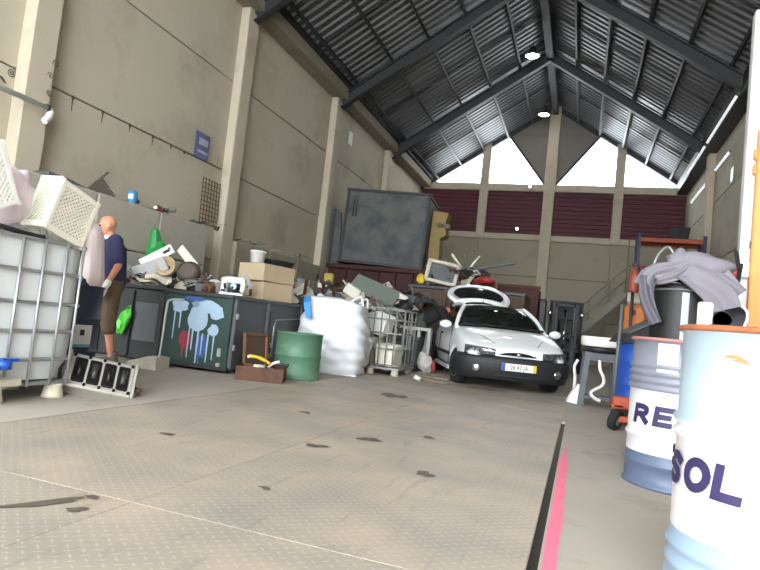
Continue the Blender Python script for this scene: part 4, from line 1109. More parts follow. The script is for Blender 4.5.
# ------------------------------------------------------------------ upended bin, red roll-off container
t = thing('roll_off_container', 'dark red roll-off container behind the scrap heap', 'container', (-5.55, 16.9, 0))
for (c, d) in (((0, -.85, 1.2), (3.1, .06, 2.4)), ((0, .85, 1.2), (3.1, .06, 2.4)), ((-1.53, 0, 1.2), (.06, 1.7, 2.4)), ((1.53, 0, 1.2), (.06, 1.7, 2.4)), ((0, 0, .1), (3.1, 1.7, .06)), ((0, 0, 2.3), (3.04, 1.64, .05))):
    B().box(c, d).build('wall_plate', RUSTR, t)
for x in [-1.5 + k * .5 for k in range(7)]: B().box((x, -.92, 1.15), (.09, .1, 2.2), bev=.015).build('rib', RUSTR, t)
B().box((0, -.92, 2.33), (3.2, .14, .14), bev=.02).build('top_rail', RUSTR, t)
t = thing('upended_bin', 'huge dark steel bin upended on top of the red container', 'bin', (-5.62, 16.75, 2.41), rot=(R(-2), R(1.5), R(3)))
b = B(); b.box((0, -.68, 1.08), (2.46, .05, 2.16)); b.build('floor_plate', BINM, t)
for (c, d) in (((-1.23, 0, 1.0), (.05, 1.36, 2.0)), ((1.23, 0, 1.0), (.05, 1.36, 2.0)), ((0, 0, 2.13), (2.46, 1.36, .05)), ((0, 0, .03), (2.46, 1.36, .05))): B().box(c, d).build('side_plate', BINM, t)
for z in (.03, 2.14): B().box((0, -.71, z), (2.54, .08, .08), bev=.015).build('edge_rail', STEELD, t)
for x in (-1.2, 1.2): B().box((x, -.71, 1.08), (.08, .06, 2.1), bev=.015).build('edge_rail', STEELD, t)
for x in (-1.0, -.9): B().box((x, -.73, 1.6), (.03, .05, .5), bev=.008).build('lug', STEELD, t)
t = thing('bin_flap', 'narrow dark steel flap standing left of the upended bin', 'flap', (-7.02, 16.3, 2.41))
B().prism([(-.18, 0), (.12, 0), (.12, 1.55), (-.18, 1.7)], .06, Matrix.Rotation(R(-4), 4, 'Y')).build('plate', BINM, t); B().box((-.18, 0, .85), (.06, .1, 1.6), bev=.01).build('edge', STEELD, t)
t = thing('foam_block', 'ragged tan foam block standing right of the upended bin', 'block', (-4.17, 16.95, 2.41), R(2))
B().prism([(-.22, 0), (.1, .0), (.14, .5), (.12, 1.0), (.28, 1.1), (.24, 1.5), (.3, 1.75), (-.22, 1.8)], .5).build('block', TAN, t)
B().prism([(.0, 1.32), (.34, 1.3), (.36, 1.42), (.0, 1.45)], .3, Matrix.Translation((0, -.1, 0))).build('torn_edge', mat('foam_grey', (130, 122, 104), .9), t)
# ------------------------------------------------------------------ rusty skip heaped with scrap, behind the car
t = thing('rusty_skip', 'rusty brown steel skip heaped with scrap behind the car', 'skip', (-2.55, 14.2, 0))
for (c, d) in (((0, -.7, .92), (2.6, .05, 1.7)), ((0, .7, .92), (2.6, .05, 1.7)), ((-1.3, 0, .92), (.05, 1.4, 1.7)), ((1.3, 0, .92), (.05, 1.4, 1.7)), ((0, 0, .1), (2.6, 1.4, .06)), ((0, 0, 1.6), (2.54, 1.36, .04))): B().box(c, d).build('wall_plate', SKIPM, t)
for x in (-1.28, -.45, .4, 1.28): B().box((x, -.75, .9), (.08, .08, 1.7), bev=.015).build('rib', SKIPM, t)
B().box((0, -.74, 1.76), (2.7, .1, .08), bev=.015).build('top_rail', STEELD, t)
hS = lambda x, y: 1.76 + .42 * max(0, 1 - abs(x + 2.75) / 1.0)
heap(70, (-3.6, -2.2, 13.6, 14.7), hS, 'heaped in the rusty skip', 41, ['scrap_pipe', 'scrap_bracket', 'cable_coil', 'metal_rack', 'scrap_sheet'], (.4, .8), .8)
t = thing('monitor_frame', 'white monitor casing with a grey screen on the skip heap', 'monitor', (-3.2, 13.6, 1.86), rot=(R(-14), R(8), R(8)))
for (c, d) in (((0, 0, .52), (.76, .12, .08)), ((0, 0, .04), (.76, .12, .08)), ((-.34, 0, .28), (.09, .12, .56)), ((.34, 0, .28), (.09, .12, .56))): B().box(c, d, bev=.02).build('bezel', CREAM, t)
B().box((0, .03, .28), (.62, .03, .42), bev=.012).build('screen', mat('dull_screen', (96, 102, 104), .25), t)
B().box((.0, .2, .3), (.6, .3, .42), bev=.06).build('back_shell', CREAM, t)
for k, (a, c, r, m_, l) in enumerate(((at(452, 254, 14), at(466, 274, 14), .035, OFFW, 'white batten sticking up left of the scrap skip heap'),
                                      (at(480, 256, 14.1), at(458, 282, 14.1), .03, OFFW, 'white batten slanting to the upper right from the skip heap'),
                                      (at(455, 272, 13.9), at(515, 263, 13.9), .045, STEELD, 'long dark beam pointing right out of the skip heap'),
                                      (at(464, 254, 14.2), at(466, 274, 14.2), .015, STEELD, 'thin dark rod standing up in the skip heap'))):
    tag(B().beam(Vector((0, 0, 0)), c - a, r * 2, r * 1.2).build('batten', m_, None, a), l, 'batten')
tag(lumpy('red_cover', REDP, at(485, 281, 13.7), (.24, .2, .10), 3, .2, 3, 18, 10), 'crumpled red plastic cover on the skip behind the hatch', 'cover')
tag(lumpy('yellow_can', YEL, at(421, 279, 13.55), (.11, .11, .12), 4, .1, 2, 14, 8), 'yellow plastic can on the left end of the skip', 'can')
t = thing('brown_container', 'dark maroon steel container standing behind the open hatch', 'container', (-1.66, 16.2, 0))
B().box((0, .5, 1.1), (1.05, 1.0, 2.1), bev=.02).build('body', mat('maroon_steel', (76, 38, 38), .7, .1), t)
for x in (-.5, 0, .5): B().box((x, -.03, 1.1), (.07, .07, 2.1), bev=.01).build('rib', mat('maroon_steel', (76, 38, 38)), t)
B().box((0, .0, 2.17), (1.12, .1, .08), bev=.01).build('top_rail', RUST, t)
tag(slab('dark_cabinet', 'x', 'cabinet', (-1.01, 16.6, .95), (.16, .5, 1.9), (0, 0, 0), mat('charcoal', (44, 46, 48), .6), lambda t: B().box((0, -.26, 0), (.13, .02, 1.7)).build('door', STEELD, t)), 'charcoal metal cabinet between maroon container and forklift', 'cabinet')
for k, (px, py, m_, l) in enumerate(((470, 276, STEELD, 'dark wire tangle in the middle of the skip heap'), (462, 270, GALVD, 'pale wire tangle behind the monitor casing'), (438, 262, GALVD, 'pale wire tangle standing above the monitor casing'), (480, 272, STEELD, 'dark wire tangle under the long dark beam'))):
    tangle('wire_tangle', l, 'wire', at(px, py + 8, 14.0), m_, .26, 34, 50 + k, .012)
# appliances by the cage
t = thing('white_appliance', 'grey-white appliance shell with open front beside the cage', 'appliance', (-3.2, 11.3, 0), R(10))
for (c, d) in (((0, 0, .78), (.95, .55, .06)), ((.45, 0, .4), (.06, .55, .8)), ((-.45, 0, .4), (.06, .55, .8)), ((0, .26, .4), (.95, .03, .8)), ((.25, -.1, .4), (.06, .4, .76))): B().box(c, d, bev=.01).build('shell', mat('dirty_white', (186, 186, 182), .6, dirt=(130, 128, 120), da=.6), t)
B().box((0, 0, .03), (.9, .5, .06)).build('base', STEELG, t)
t = thing('dark_bin', 'dark slate plastic bin beside the scrap cage', 'bin', (-2.96, 10.62, 0), R(8))
B().lathe([(.2, 0), (.24, .5), (.26, .56), (.27, .56), (.27, .6), (.24, .6), (.2, .03), (1e-4, .03)], 4, Matrix.Rotation(PI / 4, 4, 'Z') @ Matrix.Diagonal((1.25, 1.1, 1.05, 1)), sm=False).build('tub', mat('slate_plastic', (66, 72, 78), .55), t)
B().tube([(-.22, -.24, .55), (0, -.29, .57), (.22, -.24, .55)], .012, 6).build('handle', STEELD, t)
tag(lumpy('crumpled_bag', mat('bag_white', (210, 206, 204), .6), (-2.66, 10.75, .17), (.14, .14, .17), 9, .2, 3), 'crumpled white carrier bag on floor before the appliance', 'bag')
tag(lumpy('red_rag', REDP, (-2.5, 10.8, .11), (.05, .05, .1), 2, .2, 2, 12, 8), 'small red rag beside the crumpled white bag', 'rag')
for k, (x, y, l) in enumerate(((-2.2, 9.2, 'grey plank lying on the floor left of the car, nearest'), (-2.35, 9.75, 'grey plank lying on the floor behind the nearest plank'))):
    tag(B().box((0, 0, .018), (.75, .12, .036), bev=.005).build('plank', mat('grey_plank', (120, 110, 96), .85), None, (x + .05, y, 0), (0, 0, R(-35 + 20 * k))), l, 'plank')
tag(lumpy('paper_scrap', WHITEP, (-2.3, 8.95, .035), (.06, .05, .035), 9, .3, 3, 12, 8), 'white crumpled paper on floor by the grey planks', 'paper')
for (px, py, Y, d, rot, l) in ((375, 290, 11.2, (.95, .03, .5), (R(-50), R(18), R(10)), 'pale greenish sheet sloping on the scrap heap above cage'),
                               (392, 318, 11.0, (.05, .04, .9), (R(30), R(-50), 0), 'pale metal bar slanting down beside the scrap cage'),
                               (352, 291, 10.6, (.3, .12, .2), (R(20), R(25), R(30)), 'small white casing on the heap behind the bulk bag'),
                               (401, 300, 11.5, (.22, .16, .24), (R(10), R(20), R(30)), 'white plastic box on the heap left of the rusty skip')):
    m_ = mat('pale_greenish', (128, 136, 128), .4, .1) if 'greenish' in l else (GALVD if 'bar' in l else OFFW)
    tag(slab('loose_scrap', 'x', 'panel', at(px, py, Y), d, rot, m_), l, 'scrap')
tag(slab('yellow_box', 'x', 'box', at(329, 279, 12.5), (.22, .2, .26), (0, 0, .3), mat('mustard', (170, 150, 60), .6)), 'mustard yellow box on the heap by the left wall', 'box')

# ------------------------------------------------------------------ the car
CAR = thing('hatchback_car', 'white hatchback car with black bumper and tailgate raised', 'car', (-.845, 9.06, 0), R(110))
CAR.scale = (.98, .97, .965)
ST = [  # x, half width, bottom z, belt/top edge z, centre top z
    (.00, .60, .30, .60, .62), (.06, .71, .24, .64, .665), (.16, .79, .21, .685, .715), (.34, .835, .20, .745, .785), (.62, .855, .20, .82, .865), (.9, .865, .20, .875, .93), (1.14, .87, .20, .915, .975),
    (1.5, .872, .20, .925, .94), (2.2, .875, .20, .94, .945), (2.9, .872, .20, .955, .95), (3.4, .86, .21, .965, .95), (3.75, .82, .24, .95, .93), (3.95, .74, .3, .86, .86), (4.0, .66, .38, .74, .74)]
def sect(x, w, zb, ze, zt):
    return [(x, 0, zb), (x, w * .82, zb), (x, w * .965, zb + .07), (x, w, zb + (ze - zb) * .45), (x, w * .985, zb + (ze - zb) * .75), (x, w * .93, ze), (x, w * .80, ze + (zt - ze) * .5 + .01), (x, w * .45, zt - .003), (x, 0, zt)]
b = B(); half = [sect(*s_) for s_ in ST]; n = len(half[0]); ring = 2 * n - 2
vs = []
for h in half:
    vs += h + [(p[0], -p[1], p[2]) for p in reversed(h[1:-1])]
fs = []
for i in range(len(half) - 1):
    for j in range(ring): fs.append((i * ring + j, i * ring + (j + 1) % ring, (i + 1) * ring + (j + 1) % ring, (i + 1) * ring + j))
fs.append(tuple(range(ring))); fs.append(tuple((len(half) - 1) * ring + j for j in range(ring)))
b.add(vs, fs, 0, True)
body = b.build('body_shell', CARW)
sb = body.modifiers.new('s', 'SUBSURF'); sb.levels = 2; sb.render_levels = 2
bpy.context.view_layer.update(); bake(body)
for xw in (.8, 3.34):
    for s_ in (-1, 1):
        ct = B().cyl((xw, s_ * .55, .29), (xw, s_ * 1.05, .29), .345, n=32).build('cutter', BLACKP)
        md = body.modifiers.new('b', 'BOOLEAN'); md.object = ct; md.operation = 'DIFFERENCE'; md.solver = 'EXACT'
        bpy.context.view_layer.update(); bake(body); bpy.data.objects.remove(ct)
for p in body.data.polygons: p.use_smooth = True
body.data.materials.clear(); body.data.materials.append(CARW)
body.parent = CAR
# hood seams, grille slot and emblem
def top_z(x, y):
    for i in range(len(ST) - 1):
        a, c = ST[i], ST[i + 1]
        if a[0] <= x <= c[0]:
            t_ = (x - a[0]) / (c[0] - a[0]); w = a[1] + (c[1] - a[1]) * t_; ze = a[3] + (c[3] - a[3]) * t_; zt = a[4] + (c[4] - a[4]) * t_
            q = abs(y) / w
            if q < .45: return zt
            return zt + (ze - zt) * min(1, (q - .45) / .48) ** 1.5
    return .6
for s_ in (-1, 1):
    B().tube([(x, s_ * y, top_z(x, y) + .000) for x, y in ((.16, .34), (.4, .46), (.7, .62), (1.05, .70))], .006, 5).build('hood_seam', STEELG, CAR)
SLOT = mat('grille_black', (16, 16, 18), .6)
b = B(); b.grid(lambda u, v: (.012 + .10 * abs(u - .5) ** 2 + .04 * v - .052, (u - .5) * .56, .555 + .05 * v * math.sin(PI * min(max(u, .06), .94)) ** .5), 16, 3); b.build('grille', SLOT, CAR)
B().lathe([(1e-4, .0), (.032, .0), (.03, .012), (1e-4, .014)], 16, Matrix.Translation((-.05, 0, .58)) @ Matrix.Rotation(R(-75), 4, 'Y')).build('emblem', CHROME, CAR)
# bumper: profile swept round the nose
path = hull_path([(.42, .872, 0), (.3, .86, 0), (.15, .80, 0), (.05, .66, 0), (-.03, .42, 0), (-.065, .2, 0), (-.075, 0, 0), (-.065, -.2, 0), (-.03, -.42, 0), (.05, -.66, 0), (.15, -.80, 0), (.3, -.86, 0), (.42, -.872, 0)], 3)
prof = [(-.05, .17), (-.01, .19), (.0, .26), (.025, .30), (.035, .42), (.03, .47), (.01, .515), (-.04, .53), (-.10, .525), (-.10, .2)]
b = B(); vs = []; K = len(prof)
for i, p in enumerate(path):
    d = (path[min(i + 1, len(path) - 1)] - path[max(i - 1, 0)]).normalized(); nrm = Vector((d.y, -d.x, 0))
    if nrm.x > 0 and abs(p.y) < .3: nrm = -nrm
    if nrm.dot(Vector((p.x - .6, p.y, 0))) < 0: nrm = -nrm
    for (o, z) in prof: vs.append(p + nrm * o + Vector((0, 0, z)))
fs = [(i * K + j, i * K + (j + 1) % K, (i + 1) * K + (j + 1) % K, (i + 1) * K + j) for i in range(len(path) - 1) for j in range(K)]
fs += [tuple(range(K)), tuple((len(path) - 1) * K + j for j in range(K))]
b.add(vs, fs, 0, True); bump_ = b.build('front_bumper', mat('bumper_black', (30, 32, 36), .6, var=.1), CAR)
b = B(); b.grid(lambda u, v: (-.105 + .05 * abs(u - .5) ** 2, (u - .5) * .7, .235 + .03 * v), 12, 1); b.build('lower_grille', SLOT, CAR)
for s_ in (-1, 1):
    B().lathe([(.062, .0), (.062, .02), (.05, .03), (1e-4, .032)], 18, Matrix.Translation((.012, s_ * .62, .33)) @ Matrix.Rotation(R(-90), 4, 'Y') @ Matrix.Rotation(R(-20 * s_), 4, 'X')).build('fog_lamp', CHROME, CAR)
    hl = B(); 
    hl.grid(lambda u, v: ((-.058 + .23 * u ** 1.7) - .014 * math.sin(PI * v), s_ * (.36 + .43 * u), .535 + (.10 + .03 * u) * v), 12, 5)
    h = hl.build('headlamp', glass_mat('lamp_glass', (.6, .63, .65), .10, .1, .2, (120, 126, 130)) if s_ < 0 else MATS['lamp_glass'], CAR)
    B().grid(lambda u, v: ((-.042 + .23 * u ** 1.7) - .014 * math.sin(PI * v), s_ * (.36 + .43 * u), .538 + (.094 + .03 * u) * v), 12, 5).build('lamp_housing', mat('lamp_housing', (92, 98, 102), .3, .4), h)
    for q in (.25, .62): B().lathe([(.015, .0), (.045, .025)], 12, Matrix.Translation((-.03 + .23 * q ** 1.7, s_ * (.36 + .43 * q), .59)) @ Matrix.Rotation(R(-90), 4, 'Y')).build('reflector', CHROME, h)
    B().tube([(-.058 + .23 * u ** 1.7, s_ * (.36 + .43 * u), .532) for u in (0, .2, .4, .6, .8, 1)], .01, 6).build('lamp_trim', SLOT, h)
    # mirror
    mr = B().ball((1.32, s_ * .96, .95), (.06, .105, .068), 16, 10).build('door_mirror', CARW, CAR); B().beam((1.36, s_ * .85, .93), (1.34, s_ * .92, .945), .05, .03).build('mirror_arm', SLOT, mr)
    B().beam((1.2, s_ * .872, .46), (2.95, s_ * .878, .47), .03, .05).build('side_moulding', SLOT, CAR)
    B().box((2.35, s_ * .872, .80), (.18, .03, .035), bev=.01).build('door_handle', SLOT, CAR)
    B().beam((1.2, s_ * .86, .22), (2.95, s_ * .86, .22), .05, .06).build('sill', mat('sill_grey', (170, 172, 172), .5), CAR)
    for pts in ([(1.22, .874, .3), (1.2, .878, .6), (1.22, .85, .9)], [(2.5, .88, .3), (2.52, .882, .6), (2.52, .868, .92)]):
        B().tube([(x, s_ * y, z) for x, y, z in pts], .005, 5).build('door_seam', SLOT, CAR)
# number plate
t_pl = B().box((-.118, -.0, .385), (.012, .52, .11), bev=.003).build('number_plate', WHITEP, CAR)
B().box((-.1255, .235, .385), (.003, .05, .108)).build('blue_band', BLUE, t_pl); B().box((-.1255, -.235, .385), (.003, .05, .108)).build('yellow_band', YEL, t_pl)
me = text_mesh('26 42 JA', .1, 0, .0, .78); me.materials.clear(); me.materials.append(BLACKP)
o = place('registration', me, t_pl, (-.127, 0, .385), Matrix(((0, 0, -1), (-1, 0, 0), (0, 1, 0))).to_euler())
# greenhouse
def base_c(y): return Vector((1.02 + .32 * (abs(y) / .78) ** 2.2, y, .965 - .02 * abs(y)))
def roof_c(y): return Vector((1.80 + .14 * (abs(y) / .56) ** 2, y, 1.375 - .05 * (abs(y) / .56) ** 2))
def wsf(u, v):
    yb = (u - .5) * 1.5; yt = (u - .5) * 1.10
    p = lerp(base_c(yb), roof_c(yt), v); p += Vector((-.03, 0, .03)) * math.sin(PI * v); return p
B().grid(wsf, 14, 8).build('windscreen', CARGLASS, CAR)
def rooff(u, v):
    y = (u - .5) * 1.16; a = roof_c(y * .965); e = Vector((3.28, y * .97, 1.395 - .05 * (abs(y) / .58) ** 2)); p = lerp(a, e, v); p.z += .03 * math.sin(PI * v); return p
b = B(); b.grid(rooff, 12, 8); b.grid(lambda u, v: rooff(u, v) - Vector((0, 0, .03)), 12, 8); b.build('roof', CARW, CAR)
for s_ in (-1, 1):
    pb_ = base_c(.76); pt_ = roof_c(.565)
    P0 = Vector((pb_.x, s_ * .775, .93)); P1 = Vector((pt_.x, s_ * .575, 1.335))
    mid = lerp(P0, P1, .5) + Vector((-.03, s_ * .012, .03))
    B().tube(hull_path([P0 + Vector((-.12, 0, -.02)), P0, mid, P1, Vector((2.3, s_ * .60, 1.365)), Vector((2.9, s_ * .595, 1.365)), Vector((3.28, s_ * .58, 1.35))], 5), .038, 8).build('roof_pillar', CARW, CAR)
    def sidef(u, v):
        xb = 1.36 + 2.3 * u; xt = 1.98 + 1.25 * u
        return Vector((xb + (xt - xb) * v, s_ * (.815 - .21 * v ** 1.15), .945 + .39 * v))
    B().grid(sidef, 10, 5).build('side_window', CARGLASS, CAR)
    a0, a1 = sidef(.5, 0), sidef(.5, 1); B().beam(a0 + Vector((0, s_ * .004, 0)), a1 + Vector((0, s_ * .004, 0)), .07, .02, up=(0, s_, .5)).build('door_pillar', SLOT, CAR)
    C0, C1, C2, C3 = Vector((3.38, s_ * .825, .95)), Vector((3.86, s_ * .76, .92)), Vector((3.36, s_ * .585, 1.36)), Vector((3.12, s_ * .60, 1.36))
    b = B(); o_ = Vector((0, -s_ * .03, 0)); b.add([C0, C1, C2, C3, C0 + o_, C1 + o_, C2 + o_, C3 + o_], [(0, 1, 2, 3), (4, 5, 6, 7), (0, 1, 5, 4), (1, 2, 6, 5), (2, 3, 7, 6), (3, 0, 4, 7)]); b.build('rear_pillar', CARW, CAR)
    # seats
    B().box((2.15, s_ * .36, 1.02), (.12, .44, .3), (0, R(12), 0), .05).build('seat_back', STEELD, CAR); B().box((2.2, s_ * .36, 1.22), (.09, .24, .14), (0, R(8), 0), .03).build('headrest', STEELD, CAR)
    # wipers
B().tube([(1.02, -.1, .995), (1.12, -.5, 1.0), (1.16, -.62, .99)], .008, 5).build('wiper', SLOT, CAR); B().tube([(1.0, .4, .99), (.99, .05, 1.0), (1.0, -.1, .99)], .008, 5).build('wiper', SLOT, CAR)
B().box((1.3, 0, .985), (.4, 1.4, .04), bev=.015).build('dashboard', SLOT, CAR)
B().lathe([(.17, -.012), (.19, 0), (.17, .012), (.15, 0), (.17, -.012)], 24, Matrix.Translation((1.55, -.36, 1.02)) @ Matrix.Rotation(R(65), 4, 'Y')).build('steering_wheel', SLOT, CAR)
B().box((1.75, 0, 1.27), (.03, .2, .06), bev=.015).build('rear_view_mirror', SLOT, CAR)
B().cyl((3.0, 0, 1.4), (3.12, 0, 1.62), .006, .004, 6).build('aerial', SLOT, CAR)
# raised tailgate
TG = Matrix.Translation((3.26, 0, 1.40)) @ Matrix.Rotation(R(-29), 4, 'Y')
def outl(k, sx=1., sz=1.):
    pts = [(-.52, .02), (-.66, .3), (-.64, .58), (-.48, .78), (-.25, .86), (0, .88), (.25, .86), (.48, .78), (.64, .58), (.66, .3), (.52, .02)]
    return [Vector((p[1] * sz + (1 - sz) * .42, p[0] * sx, -.0)) for p in pts]
oo = hull_path(outl(0), 3); ii = hull_path([Vector((.16 + (p.x - .02) * .72, p.y * .80, 0)) for p in outl(0)], 3)
bulge = lambda p: Vector((p.x, p.y, .09 * (1 - (p.y / .66) ** 2) * .8 + .03 * math.sin(p.x * 3)))
b = B(); N = len(oo); vs = []
for zz in (0, -.05):
    for P in (oo, ii):
        for p in P: q = bulge(p); vs.append(TG @ Vector((q.x, q.y, q.z + zz)))
fs = []
for i in range(N - 1):
    fs += [(i, i + 1, N + i + 1, N + i), (2 * N + i, 2 * N + i + 1, 3 * N + i + 1, 3 * N + i), (i, i + 1, 2 * N + i + 1, 2 * N + i), (N + i, N + i + 1, 3 * N + i + 1, 3 * N + i)]
b.add(vs, fs, 0, True); tg = b.build('tailgate', CARW, CAR)
b = B(); cen = Vector((.42, 0, 0)); 
vs = [TG @ (bulge(p) + Vector((0, 0, -.02))) for p in ii] + [TG @ (bulge(cen) + Vector((0, 0, -.02)))]
b.add(vs, [(i, (i + 1) % N, N) for i in range(N)], 0, True); b.build('rear_window', mat('dark_window', (30, 36, 36), .1, var=.1), tg)
b = B(); b.grid(lambda u, v: TG @ Vector((.02 + .16 * v + .05 * math.sin(2 * PI * u * 1.0 + 1.6) * v, (u - .5) * 1.0, .10 * math.sin(PI * u) + .05 * math.sin(PI * v))), 20, 5)
b.grid(lambda u, v: TG @ Vector((.02 + .16 * v + .05 * math.sin(2 * PI * u * 1.0 + 1.6) * v, (u - .5) * 1.0, .10 * math.sin(PI * u) - .01)), 20, 5); b.build('spoiler', CARW, tg)
for s_ in (-1, 1): B().cyl((3.55, s_ * .6, 1.12), TG @ Vector((.4, s_ * .56, -.02)), .012, n=8).build('gas_strut', SLOT, CAR)
# wheels
for xw in (.8, 3.34):
    for s_ in (-1, 1):
        M_ = Matrix.Translation((xw, s_ * .745, .29)) @ Matrix.Rotation(R(9) if xw < 1 else 0, 4, 'Z') @ Matrix.Rotation(R(-90 * s_), 4, 'X')
        B().lathe([(.19, -.085), (.255, -.09), (.283, -.075), (.29, -.03), (.29, .03), (.283, .075), (.255, .09), (.19, .085)], 32, M_).build('tyre', RUBBER, CAR)
        rim_ = B(); rim_.lathe([(.195, -.08), (.19, .085), (.175, .085), (.165, .05), (.06, .06), (.05, .075), (1e-4, .075)], 28, M_); w_ = rim_.build('wheel_cover', mat('wheel_silver', (170, 172, 174), .4, .6), CAR)
        for k in range(6):
            a = k * PI / 3; B().box(M_ @ Vector((.115 * math.cos(a), .115 * math.sin(a), .062)), (.07, .03, .02), (M_.to_3x3() @ Matrix.Rotation(a, 3, 'Z')), .004).build('vent', SLOT, w_)

# ------------------------------------------------------------------ forklift
t = thing('forklift', 'dark forklift truck parked by the stairs behind the car', 'forklift', (-.44, 16.9, 0), R(0))
FK = mat('forklift_grey', (42, 45, 47), .55, .2, var=.15)
B().box((0, 1.3, .62), (.95, 1.5, .6), bev=.08).build('chassis', FK, t); B().box((0, 2.1, .7), (.95, .4, .8), bev=.12).build('counterweight', STEELD, t)
B().box((0, 1.5, 1.05), (.45, .45, .12), bev=.04).build('seat', BLACKP, t); B().box((0, 1.72, 1.3), (.42, .1, .42), bev=.04).build('seat_back', BLACKP, t)
for x in (-.3, .3):
    B().box((x, .1, .98), (.09, .16, 1.8), bev=.01).build('mast_channel', FK, t); B().box((x * .78, .1, .98), (.06, .1, 1.75), bev=.008).build('inner_channel', STEELD, t)
    B().beam((x * .8, -.1, .1), (x * .8, -1.1, .1), .1, .04).build('fork', STEELD, t)
    B().box((x * .8, -.08, .35), (.1, .04, .55), bev=.006).build('fork_shank', STEELD, t)
for z in (.25, 1.0, 1.82): B().box((0, .1, z), (.66, .1, .09), bev=.01).build('mast_crossbar', FK, t)
for z in (.3, .62): B().box((0, -.05, z), (.8, .05, .08), bev=.008).build('carriage', FK, t)
B().cyl((0, .12, .2), (0, .12, 1.7), .04, n=10).build('lift_cylinder', CHROME, t)
for x in (-.42, .42):
    B().beam((x, .5, .9), (x, .75, 1.95), .06, .06).build('guard_post', FK, t); B().beam((x, 2.0, 1.0), (x, 1.9, 1.95), .06, .06).build('guard_post', FK, t); B().beam((x, .72, 1.95), (x, 1.95, 1.95), .06, .06).build('guard_rail', FK, t)
for y in (.75, 1.05, 1.35, 1.65, 1.92): B().beam((-.42, y, 1.96), (.42, y, 1.96), .05, .04).build('guard_bar', FK, t)
B().box((0, 2.02, 1.5), (.84, .04, .86), bev=.01).build('light_block_panel', STEELD, t)  # added dark panel, keeps light from showing through the guard
for x in (-.18, -.06, .06, .18): B().box((x, -.04, .95), (.03, .03, .7), bev=.005).build('backrest_bar', FK, t)
for (x, y, r) in ((-.42, .55, .3), (.42, .55, .3), (-.42, 2.0, .26), (.42, 2.0, .26)):
    B().lathe([(.12, -.09), (r - .03, -.1), (r, -.06), (r, .06), (r - .03, .1), (.12, .09)], 24, Matrix.Translation((x, y, r)) @ Matrix.Rotation(PI / 2, 4, 'Y')).build('wheel', RUBBER, t)
for x in (-.42, .42):
    B().lathe([(.06, 0), (.06, .05), (.045, .06), (1e-4, .06)], 14, Matrix.Translation((x, .46, 1.6)) @ Matrix.Rotation(PI / 2, 4, 'X')).build('headlamp', CHROME, t)

# ------------------------------------------------------------------ stairs at the back
t = thing('steel_staircase', 'grey steel staircase with handrail climbing to the right at back', 'stairs', (-1.2, 23.4, 0))
SLOPE = 1.05; Ltop = 2.6
STG = mat('stair_grey', (136, 134, 124), .6, .2)
for y in (0, .9):
    B().beam((0, y, .1), (Ltop, y, Ltop * SLOPE + .1), .06, .28).build('stringer', STG, t)
for k in range(14):
    x = .1 + k * (Ltop / 14); B().box((x + .08, .45, .12 + x * SLOPE), (.24, .86, .04), bev=.005).build('tread', STG, t)
B().box((Ltop + .7, .45, Ltop * SLOPE + .1), (1.4, .95, .08)).build('landing', STG, t)
for x in (Ltop + .1, Ltop + 1.35):
    for y in (.05, .85): B().box((x, y, (Ltop * SLOPE + .06) / 2), (.08, .08, Ltop * SLOPE + .06)).build('landing_post', STG, t)
for k in range(5):
    x = .1 + k * Ltop / 4; B().cyl((x, 0, x * SLOPE + .15), (x, 0, x * SLOPE + 1.05), .02, n=8).build('rail_post', STG, t)
for h in (.6, 1.05): B().cyl((.1, 0, .1 * SLOPE + h), (Ltop + .1, 0, (Ltop + .1) * SLOPE + h), .022, n=8).build('handrail', STG, t)
B().cyl((Ltop, 0, Ltop * SLOPE + .1), (Ltop, 0, Ltop * SLOPE + 2.1), .025, n=8).build('tall_post', STG, t)

# ------------------------------------------------------------------ pallet rack, far right
t = thing('pallet_rack', 'pallet rack with blue upright and orange beam at the far right', 'rack', (1.5, 20.3, 0))
RBLUE = mat('rack_blue', (44, 52, 88), .5)
for x in (0, 1.85):
    for y in (0, .9): B().box((x, y, 2.25), (.1, .08, 4.5), bev=.01).build('upright', RBLUE, t)
    for k in range(4): B().beam((x, 0, .4 + k), (x, .9, 1.0 + k), .04, .04).build('brace', RBLUE, t)
for z in (1.6, 3.0, 4.3):
    for y in (0, .9): B().box((.92, y, z), (1.8, .05, .12), bev=.01).build('beam', ORANGE, t)
    B().box((.92, .45, z + .07), (1.75, .88, .03)).build('shelf', WOOD, t)
for k, (x, z, m_, w, l) in enumerate(((.35, 3.09, REDP, .5, 'red crate on the middle shelf of the pallet rack'), (1.1, 3.09, STEELG, .6, 'grey crate on the middle shelf of the pallet rack'), (.6, 1.69, CREAM, .6, 'cream carton on the low shelf of the pallet rack'), (1.2, 4.39, STEELD, .4, 'dark box on the top shelf of the pallet rack'))):
    tub(l, (1.5 + x, 20.75, z), (0, 0, .1 * k), w, .5, .4, m_, 'storage_crate', 'crate')
# red and orange gear, tall tank
t = thing('fire_extinguisher', 'red cylinder hanging on a stand left of the grey tank', 'extinguisher', (.73, 10.3, 0))
B().cyl((0, .1, 0), (0, .1, 2.0), .025, n=8).build('stand', STEELD, t); B().box((0, .1, .02), (.4, .4, .04), bev=.01).build('foot', STEELD, t)
B().lathe([(.07, 1.72), (.08, 1.74), (.08, 2.0), (.04, 2.08), (.02, 2.1), (.02, 2.16)], 18).build('cylinder', mat('dull_orange_red', (140, 66, 52), .5), t)
B().box((0, 0, 2.17), (.1, .03, .04), bev=.01).build('valve', BLACKP, t)
t = thing('orange_pump', 'orange machine on a post between the stairs and grey tank', 'machine', (.82, 10.75, 0))
B().box((0, 0, 1.3), (.34, .3, .5), bev=.05).build('casing', mat('amber_paint', (190, 110, 48), .55), t); B().box((0, 0, 1.68), (.28, .26, .22), bev=.03).build('hood', CREAM, t); B().box((0, 0, .52), (.12, .12, 1.04)).build('post', STEELD, t); B().box((0, 0, .02), (.4, .4, .04)).build('foot', STEELD, t)
